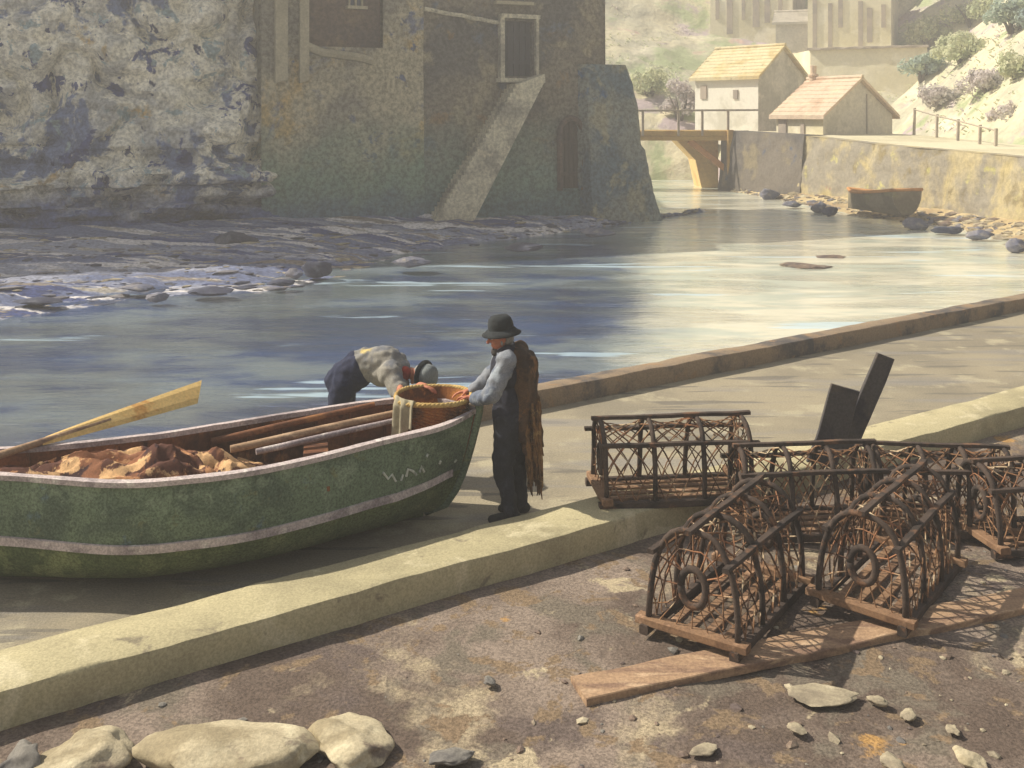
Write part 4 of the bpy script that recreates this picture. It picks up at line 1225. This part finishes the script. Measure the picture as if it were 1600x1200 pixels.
for i in range(1500):
    u = rnd.uniform(.1,.98); v = rnd.uniform(.02,.95)**1.4; p = bankf(u,v); r = .03+.11*rnd.random()**3
    mb.rock((p.x,p.y,p.z),(r*rnd.uniform(1.2,3),r,r*.4),rnd.random()*50,1,.35,key=rnd.choice(['pebble','rock','rock','rock_dark','rock_dark']),rz=rnd.uniform(.1,.7))
tag(mb.build('shingle'),'loose shingle covering the left riverbank','shingle',kind='stuff')
mb = MB()
for i in range(700):
    u = rnd.uniform(.0,.8); v = rnd.uniform(.05,.8)**1.5; p = fore(u,v); r = .05+.16*rnd.random()**2.5
    mb.rock((p.x,p.y,p.z),(r*rnd.uniform(1,2),r,r*.6),rnd.random()*50,1,.35,key=rnd.choice(['pebble','rock','boulder','pebble2']),rz=rnd.uniform(-.7,0))
tag(mb.build('foreshore_stones'),'scattered small stones on the foreshore under the quay','stones',kind='stuff')

# ------------------------------------------------------------------ basket in the bow
BC = V((-.66,8.6,.585))
bk = thing('wicker_basket','large round brown wicker basket with pale rim standing in the bow','basket',BC)
mb = MB(); prof = [(0,.01),(.2,.01),(.235,.03)]+[(.235+.075*(i/24)**.8,.03+.36*i/24) for i in range(1,25)]
mb.lathe(prof,72,wob=lambda k,j: (.007*(1 if ((k//2)+j)%2 else -1) if j>2 else 0))
mb.lathe([(r-.02,z+.012) for r,z in prof],36)
mb.build('body','wicker',bk,smooth=False)
mb = MB()
for q in range(3):
    pts = [V(((.315+.007*math.cos(19*a+q*2.1))*math.cos(a),(.315+.007*math.cos(19*a+q*2.1))*math.sin(a),.4+.01*math.sin(19*a+q*2.1)+.006*math.sin(3*a))) for a in [2*math.pi*k/96 for k in range(97)]]
    mb.tube(pts,.014,6)
mb.build('rim','wicker_rim',bk,smooth=True)
mb = MB()
def clothf(u,v):
    a = -2.75+.75*u; r = .335+.02*math.sin(u*14)+.02*v; z = .43-.36*v*(.8+.2*math.sin(u*5))
    if v < .18: r = .29+.25*v; z = .42+.02*math.sin(v*9)
    return V((r*math.cos(a),r*math.sin(a),z))
mb.grid(clothf,30,20)
o = mb.build('cloth','pier',smooth=True); sol = o.modifiers.new('t','SOLIDIFY'); sol.thickness = .008
o.location = BC; tag(o,'pale cloth hanging over the left rim of the wicker basket','cloth')

# ------------------------------------------------------------------ people
def fingers(palm, fwd, side, nrm, curl, s=1.0):
    """list of capsules for palm, four fingers and thumb; fwd: finger direction, side: towards the thumb, nrm: palm side"""
    palm, fwd, side, nrm = V(palm), V(fwd).normalized(), V(side).normalized(), V(nrm).normalized()
    caps = []
    for k,(off,l) in enumerate(((.03,.075),(.01,.085),(-.011,.078),(-.03,.06))):
        base = palm+fwd*.045*s+side*off*s; caps.append((palm-fwd*.03*s+side*off*.7*s, base, .013*s,.0115*s))
        d = fwd; p = base
        for j,f in enumerate((.42,.33,.25)):
            ang = curl*(.55+.25*j); d = (d*math.cos(ang)+nrm*math.sin(ang)).normalized()
            q = p+d*l*f*s; caps.append((p,q,(.0098-.0012*j)*s,(.0088-.0012*j)*s)); p = q
    tb = palm-fwd*.02*s+side*.03*s; td = (fwd*.55+side*.7+nrm*.35).normalized(); t1 = tb+td*.04*s; t2 = t1+(td+nrm*.4+fwd*.4).normalized()*.032*s
    caps += [(tb,t1,.0135*s,.011*s),(t1,t2,.0105*s,.0085*s)]
    return caps

def head(c, fwd, up, s=1.0):
    """balls & capsules of a head centred c (middle of skull), facing fwd"""
    c, f = V(c), V(fwd).normalized(); u = V(up).normalized(); u = (u-f*u.dot(f)).normalized(); r = f.cross(u)
    rot = Matrix((r,f,u)).transposed()
    B = [(c+u*.03*s,(.076*s,.095*s,.095*s),rot),(c-u*.045*s+f*.022*s,(.06*s,.07*s,.075*s),rot),
         (c-u*.1*s+f*.062*s,(.03*s,.026*s,.024*s),rot),
         (c+r*.077*s-f*.008*s-u*.01*s,(.013*s,.024*s,.034*s),rot),(c-r*.077*s-f*.008*s-u*.01*s,(.013*s,.024*s,.034*s),rot),
         (c+r*.04*s+f*.066*s-u*.03*s,(.025*s,.022*s,.024*s),rot),(c-r*.04*s+f*.066*s-u*.03*s,(.025*s,.022*s,.024*s),rot),
         (c+f*.088*s+u*.022*s,(.05*s,.014*s,.014*s),rot)]
    Cp = [(c+f*.09*s+u*.012*s, c+f*.118*s-u*.03*s,.011*s,.017*s),
          (c+f*.086*s-u*.066*s-r*.02*s, c+f*.086*s-u*.066*s+r*.02*s,.0095*s,.0095*s)]
    return B, Cp, (r,f,u)
def face_bits(parent, c, axes, s=1.0):
    r, f, u = axes; c = V(c)
    for k in (-1,1):
        mb = MB(); mb.rock(c+r*.033*k*s+f*.086*s,(.014*s,.014*s,.009*s),1,2,0,key='white_paint')
        mb.rock(c+r*.033*k*s+f*.097*s,(.006*s,.006*s,.006*s),1,1,0,key='boot'); put(mb.build('eye'), parent)
def hat(parent, c, axes, key_crown, key_brim, brim, crown, h, s=1.0, droop=.02, name='hat'):
    r, f, u = axes; rot = Matrix((r,f,u)).transposed()
    mb = MB()
    n = 32
    mb.lathe([(crown*1.02,0),(crown*1.03,.03*h/.12),(crown*1.0,h*.5),(crown*.9,h*.8),(crown*.7,h*.97),(crown*.3,h*.98),(0,h*.93)],n,c,rot,key_crown, wob=lambda k,j:.004*math.sin(k*.8+j))
    mb.lathe([(crown*.95,.0),(crown*1.2,-.004),(brim*.85,-.012-droop*.4),(brim,-.01-droop),(brim*1.01,-.002-droop),(brim*.85,.0-droop*.4),(crown*1.2,.01),(crown*.98,.014)],n,c,rot,key_brim, wob=lambda k,j:.006*math.sin(k*2*math.pi/n*2+.5)*(1 if 1<j<6 else 0))
    o = mb.build(name,None,smooth=True); put(o,parent); return o

# --- man standing at the bow, facing left
mx, my = -.03, 8.5
man = thing('person','person in dark felt hat, waistcoat and dark trousers standing at the bow facing left','person',(mx,my,0))
def P(x,y,z): return V((mx+x,my+y,z))
hipL, hipR = P(.0,-.09,.84), P(.02,.09,.84)
kneeL, kneeR = P(-.05,-.09,.46), P(.06,.1,.46)
ankL, ankR = P(.02,-.09,.08), P(.1,.11,.08)
pel, waist, chest, neck = P(.01,0,.88), P(.015,0,1.04), P(0,0,1.24), P(-.02,0,1.40)
shL, shR = P(-.01,-.18,1.34), P(.0,.18,1.34)
elL, elR = P(-.14,-.25,1.08), P(-.17,.2,1.1)
wrL, wrR = P(-.285,-.06,1.0), P(-.31,.17,1.0)
hc_ = P(-.06,0,1.50)
HB, HCp, hax = head(hc_,(-1,-.12,-.12),(0,0,1),.96)
hl = fingers(wrL+V((-.055,.045,.0)),(-.7,.6,-.1),(-.5,-.6,.2),(.1,.1,-1),.55)
hr = fingers(wrR+V((-.06,-.0,.0)),(-.95,-.1,-.1),(0,-1,.2),(0,0,-1),.55)
legs = [(hipL,kneeL,.085,.06),(kneeL,ankL,.057,.042),(hipR,kneeR,.085,.06),(kneeR,ankR,.057,.042)]
def foot(a, d):
    d = V(d).normalized(); return [(a+V((0,0,-.035))-d*.04,a+d*.09+V((0,0,-.045)),.037,.033),(a+d*.09+V((0,0,-.045)),a+d*.155+V((0,0,-.05)),.034,.027),(a,a+V((0,0,-.035)),.04,.038)]
torso_b = [(pel,(.115,.15,.11),None),(waist,(.11,.145,.13),None),(chest,(.12,.17,.16),None)]
arms = [(shL,elL,.052,.043),(elL,wrL,.04,.028),(shR,elR,.052,.043),(elR,wrR,.04,.028)]
fused('body','skin',man,caps=legs+arms+HCp+hl+hr+foot(ankL,(-1,-.15,0))+foot(ankR,(-1,.1,0))+[(chest,neck,.1,.06),(neck,hc_-V((-.01,0,.06)),.056,.054),(shL,shR,.07,.07),(wrL,wrL+V((-.05,.04,0)),.028,.024),(wrR,wrR+V((-.05,0,0)),.028,.024)],
    balls=torso_b+HB, voxel=.0075, smooth=2)
face_bits(man,hc_,hax,.96)
fused('trousers','trousers',man,caps=[(hipL,kneeL,.108,.085),(kneeL,ankL+V((0,0,.01)),.08,.058),(hipR,kneeR,.108,.085),(kneeR,ankR+V((0,0,.01)),.08,.058)],
    balls=[(pel-V((0,0,.01)),(.142,.172,.12),None)],voxel=.012,smooth=3)
for a,d in ((ankL,(-1,-.15,0)),(ankR,(-1,.1,0))):
    fused('boot','boot',man,caps=[(p,q,r0+.009,r1+.009) for p,q,r0,r1 in foot(a,d)],voxel=.009,smooth=2)
fused('shirt','shirt_blue',man,caps=[(shL,elL,.078,.066),(elL,wrL.lerp(elL,.12),.064,.044),(shR,elR,.078,.066),(elR,wrR.lerp(elR,.12),.064,.044),(shL,shR,.085,.085),(neck-V((0,0,.06)),neck-V((0,0,.005)),.088,.07)],
    balls=[(chest,(.128,.178,.165),None)],voxel=.01,smooth=2)
fused('waistcoat','vest',man,caps=[(P(0,-.1,1.36),P(0,.1,1.36),.085,.085),(P(.02,0,1.3),P(.02,0,.86),.125,.15),(P(.03,-.05,1.0),P(.02,-.05,.74),.135,.125),(P(.03,.05,1.0),P(.02,.05,.74),.135,.125)],
    balls=[(chest-V((0,0,.01)),(.145,.196,.175),None),(waist-V((0,0,.03)),(.145,.178,.2),None),(P(.0,-.105,1.3),(.105,.085,.1),None),(P(0,.105,1.3),(.105,.085,.1),None)],voxel=.012,smooth=3)
fused('apron','vest',man,caps=[(P(.01,-.05,.9),P(-.005,-.05,.64),.135,.115),(P(.01,.05,.9),P(.03,.06,.64),.135,.12),(P(.0,-.05,.66),P(.02,.06,.66),.11,.11)],voxel=.013,smooth=3)
fused('coat','coat',man,caps=[(P(.075,-.12,1.36),P(.09,.14,1.36),.07,.075),(P(.11,-.13,1.28),P(.125,-.12,.72),.06,.055),(P(.15,0,1.3),P(.185,.0,.62),.09,.08),(P(.12,.14,1.28),P(.15,.13,.6),.08,.075),(P(.13,-.06,1.3),P(.17,-.06,.6),.085,.06)],voxel=.013,smooth=3)
hat(man,hc_+V((-.0,0,.055)),(hax[0],(hax[1]+V((0,0,.0))).normalized(),hax[2]),'felt','felt',.165,.102,.125,droop=.022)
# hair at the nape and dark beard
r_,f_,u_ = hax
fused('hair','hair',man,balls=[(hc_-f_*.045-u_*.02,(.074,.06,.06),Matrix((r_,f_,u_)).transposed()),(hc_+r_*.07+f_*.005-u_*.03,(.012,.018,.032),None),(hc_-r_*.07+f_*.005-u_*.03,(.012,.018,.032),None)],voxel=.008,smooth=2)
fused('beard','beard',man,balls=[(hc_+f_*.055-u_*.115,(.045,.045,.045),Matrix((r_,f_,u_)).transposed())],voxel=.008,smooth=2)
# ragged net hung behind him over the coat
mb = MB(); rnd = random.Random(3)
for i in range(120):
    y = rnd.uniform(-.2,.16); x0 = .13+.13*rnd.random(); z0 = rnd.uniform(.72,1.0); L_ = rnd.uniform(.3,.65)
    pts = [P(x0+.03*k/6+.018*nz((i,k*.6,0),1.0),y+.03*nz((i,k*.5,7),1.0),z0-L_*k/6) for k in range(7)]
    pts = [V((p.x,p.y,max(.22,p.z))) for p in pts]
    mb.tube(pts,[.009,.011,.011,.01,.009,.007,.004],5)
for i in range(18):
    z = .35+.035*i; mb.tube([P(.19+.025*nz((i,k,2),.8),-.2+.36*k/6,z+.03*nz((i,k,5),.9)) for k in range(7)],.0055,4)
o = mb.build('fishing_net','net'); tag(o,'ragged brown net hanging behind the standing man down to his calves','net')

# --- man bending over the basket from the far side
bx, by = -1.62, 9.62
ben = thing('person','person in pale shirt and red kerchief bent double over the basket beyond the boat','person',(bx,by,0))
Q = lambda x,y,z: V((bx+x,by+y,z))
hL, hR = Q(.05,-.09,.84), Q(.05,.09,.84); kL, kR = Q(-.02,-.12,.45), Q(.0,.11,.45); aL_, aR_ = Q(-.1,-.12,.08), Q(-.05,.12,.08)
pe, wa, ch, ne = Q(.06,0,.87), Q(.22,-.01,.99), Q(.44,-.04,1.02), Q(.62,-.08,.95)
sL, sR = Q(.52,.08,1.0), Q(.5,-.24,.97)
eL, eR = Q(.6,-.16,.84), Q(.64,-.42,.8)
wL, wR = Q(.62,-.46,.9), Q(.82,-.68,.985)
hd = Q(.785,-.12,.92)
HB, HCp, hax2 = head(hd,(-.12,-.3,-.94),(.84,-.5,.06),.96)
h1 = fingers(wL+V((.01,-.06,.0)),(.15,-.95,-.1),(.95,.15,0),(.1,0,-1),.6)
h2 = fingers(wR+V((.045,-.03,.0)),(.85,-.45,-.1),(.4,.8,0),(.1,0,-1),.6)
fused('body','skin',ben,caps=[(hL,kL,.085,.06),(kL,aL_,.057,.042),(hR,kR,.085,.06),(kR,aR_,.057,.042),(sL,eL,.052,.043),(eL,wL,.04,.028),(sR,eR,.052,.043),(eR,wR,.04,.028),
    (ch,ne,.1,.06),(ne,hd,.056,.054),(sL,sR,.07,.07),(wL,wL+V((.01,-.06,0)),.027,.024),(wR,wR+V((.045,-.03,0)),.027,.024),(pe,wa,.12,.115),(wa,ch,.12,.13)]+HCp+h1+h2+foot(aL_,(1,-.1,0))+foot(aR_,(1,.1,0)),
    balls=HB, voxel=.0075, smooth=2)
face_bits(ben,hd,hax2,.96)
fused('trousers','trousers_navy',ben,caps=[(hL,kL,.118,.09),(kL,aL_,.088,.07),(hR,kR,.118,.09),(kR,aR_,.088,.07),(pe-V((.03,0,.02)),pe.lerp(wa,.75),.16,.166)],voxel=.013,smooth=3)
for a,d in ((aL_,(1,-.1,0)),(aR_,(1,.1,0))):
    fused('boot','boot',ben,caps=[(p,q,r0+.009,r1+.009) for p,q,r0,r1 in foot(a,d)],voxel=.01,smooth=2)
fused('shirt','shirt_pale',ben,caps=[(sL,eL,.085,.068),(eL,wL.lerp(eL,.25),.066,.045),(sR,eR,.09,.075),(eR,wR.lerp(eR,.3),.072,.045),(sL,sR,.1,.105),(pe.lerp(wa,.55),wa,.145,.15),(wa,ch,.152,.158),(ch,ne.lerp(ch,.25),.14,.105)],
    balls=[(ch-V((.02,.03,.07)),(.14,.16,.13),None)],voxel=.012,smooth=3)
fused('waistcoat_strap','vest',ben,caps=[(Q(.53,-.335,.93),Q(.58,-.36,.86),.018,.02),(Q(.58,-.36,.86),Q(.66,-.37,.83),.02,.014)],voxel=.008,smooth=2)
fused('kerchief','red',ben,caps=[(ne+V((-.01,-.05,-.0)),ne+V((-.02,.05,.0)),.078,.072),(ne+V((.0,-.07,-.03)),ne+V((-.02,-.12,-.13)),.04,.022)],voxel=.009,smooth=2)
hat(ben,hd+hax2[2]*.035,hax2,'cap','felt',.15,.108,.1,droop=.005)
rb = Matrix(hax2).transposed()
fused('hair','hair',ben,balls=[(hd-hax2[1]*.045-hax2[2]*.02,(.074,.06,.06),rb)],voxel=.008,smooth=2)

# ------------------------------------------------------------------ haze
mb = MB(); x0,x1,y0_,y1_,z0_,z1_ = -520,520,-310,820,-3.0,44.0
mb.box(((x0+x1)/2,(y0_+y1_)/2,(z0_+z1_)/2),(x1-x0,y1_-y0_,z1_-z0_))
hm = bpy.data.materials.new('river_haze'); hm.use_nodes = True; nt = hm.node_tree; nt.nodes.clear()
oo = nt.nodes.new('ShaderNodeOutputMaterial'); vv = nt.nodes.new('ShaderNodeVolumePrincipled')
vv.inputs['Color'].default_value = (1.0,.97,.9,1); vv.inputs['Density'].default_value = .0068; vv.inputs['Anisotropy'].default_value = .1
nt.links.new(vv.outputs[0], oo.inputs['Volume']); M['haze'] = hm
HAZE = True
if HAZE:
    o = mb.build('haze','haze'); o['kind'] = 'stuff'; o['label'] = 'pale morning haze over the river valley'; o['category'] = 'haze'

# ------------------------------------------------------------------ light, sky, camera
EL = R(43); sd = V((-1,.3,0)).normalized()
sv = V((sd.x*math.cos(EL), sd.y*math.cos(EL), math.sin(EL)))
sun = bpy.data.lights.new('sun','SUN'); sun.energy = 4.9; sun.angle = R(.6); sun.color = (1,.92,.79)
so = bpy.data.objects.new('sun',sun); COL.objects.link(so); so.rotation_euler = (-sv).to_track_quat('-Z','Y').to_euler()
w = bpy.data.worlds.new('World'); S.world = w; w.use_nodes = True
nt = w.node_tree; bg = nt.nodes['Background']
sk = nt.nodes.new('ShaderNodeTexSky'); sk.sky_type = 'NISHITA'; sk.sun_disc = False
sk.sun_elevation = EL; sk.sun_rotation = math.atan2(sd.x, sd.y); sk.dust_density = 2.5; sk.air_density = 1.0; sk.ozone_density = .8
nt.links.new(sk.outputs[0], bg.inputs[0]); bg.inputs[1].default_value = .062
cam = bpy.data.cameras.new('camera'); cam.sensor_width = 36; cam.lens = 36; cam.shift_y = -(600-HOR)/1600; cam.clip_end = 3000; cam.clip_start = .05
co = bpy.data.objects.new('camera',cam); COL.objects.link(co); co.location = (0,0,HC); co.rotation_euler = (R(90),0,0)
S.camera = co
S.view_settings.view_transform = 'Standard'; S.view_settings.look = 'None'; S.view_settings.exposure = 0.9
S.cycles.volume_bounces = 0; S.cycles.max_bounces = 6
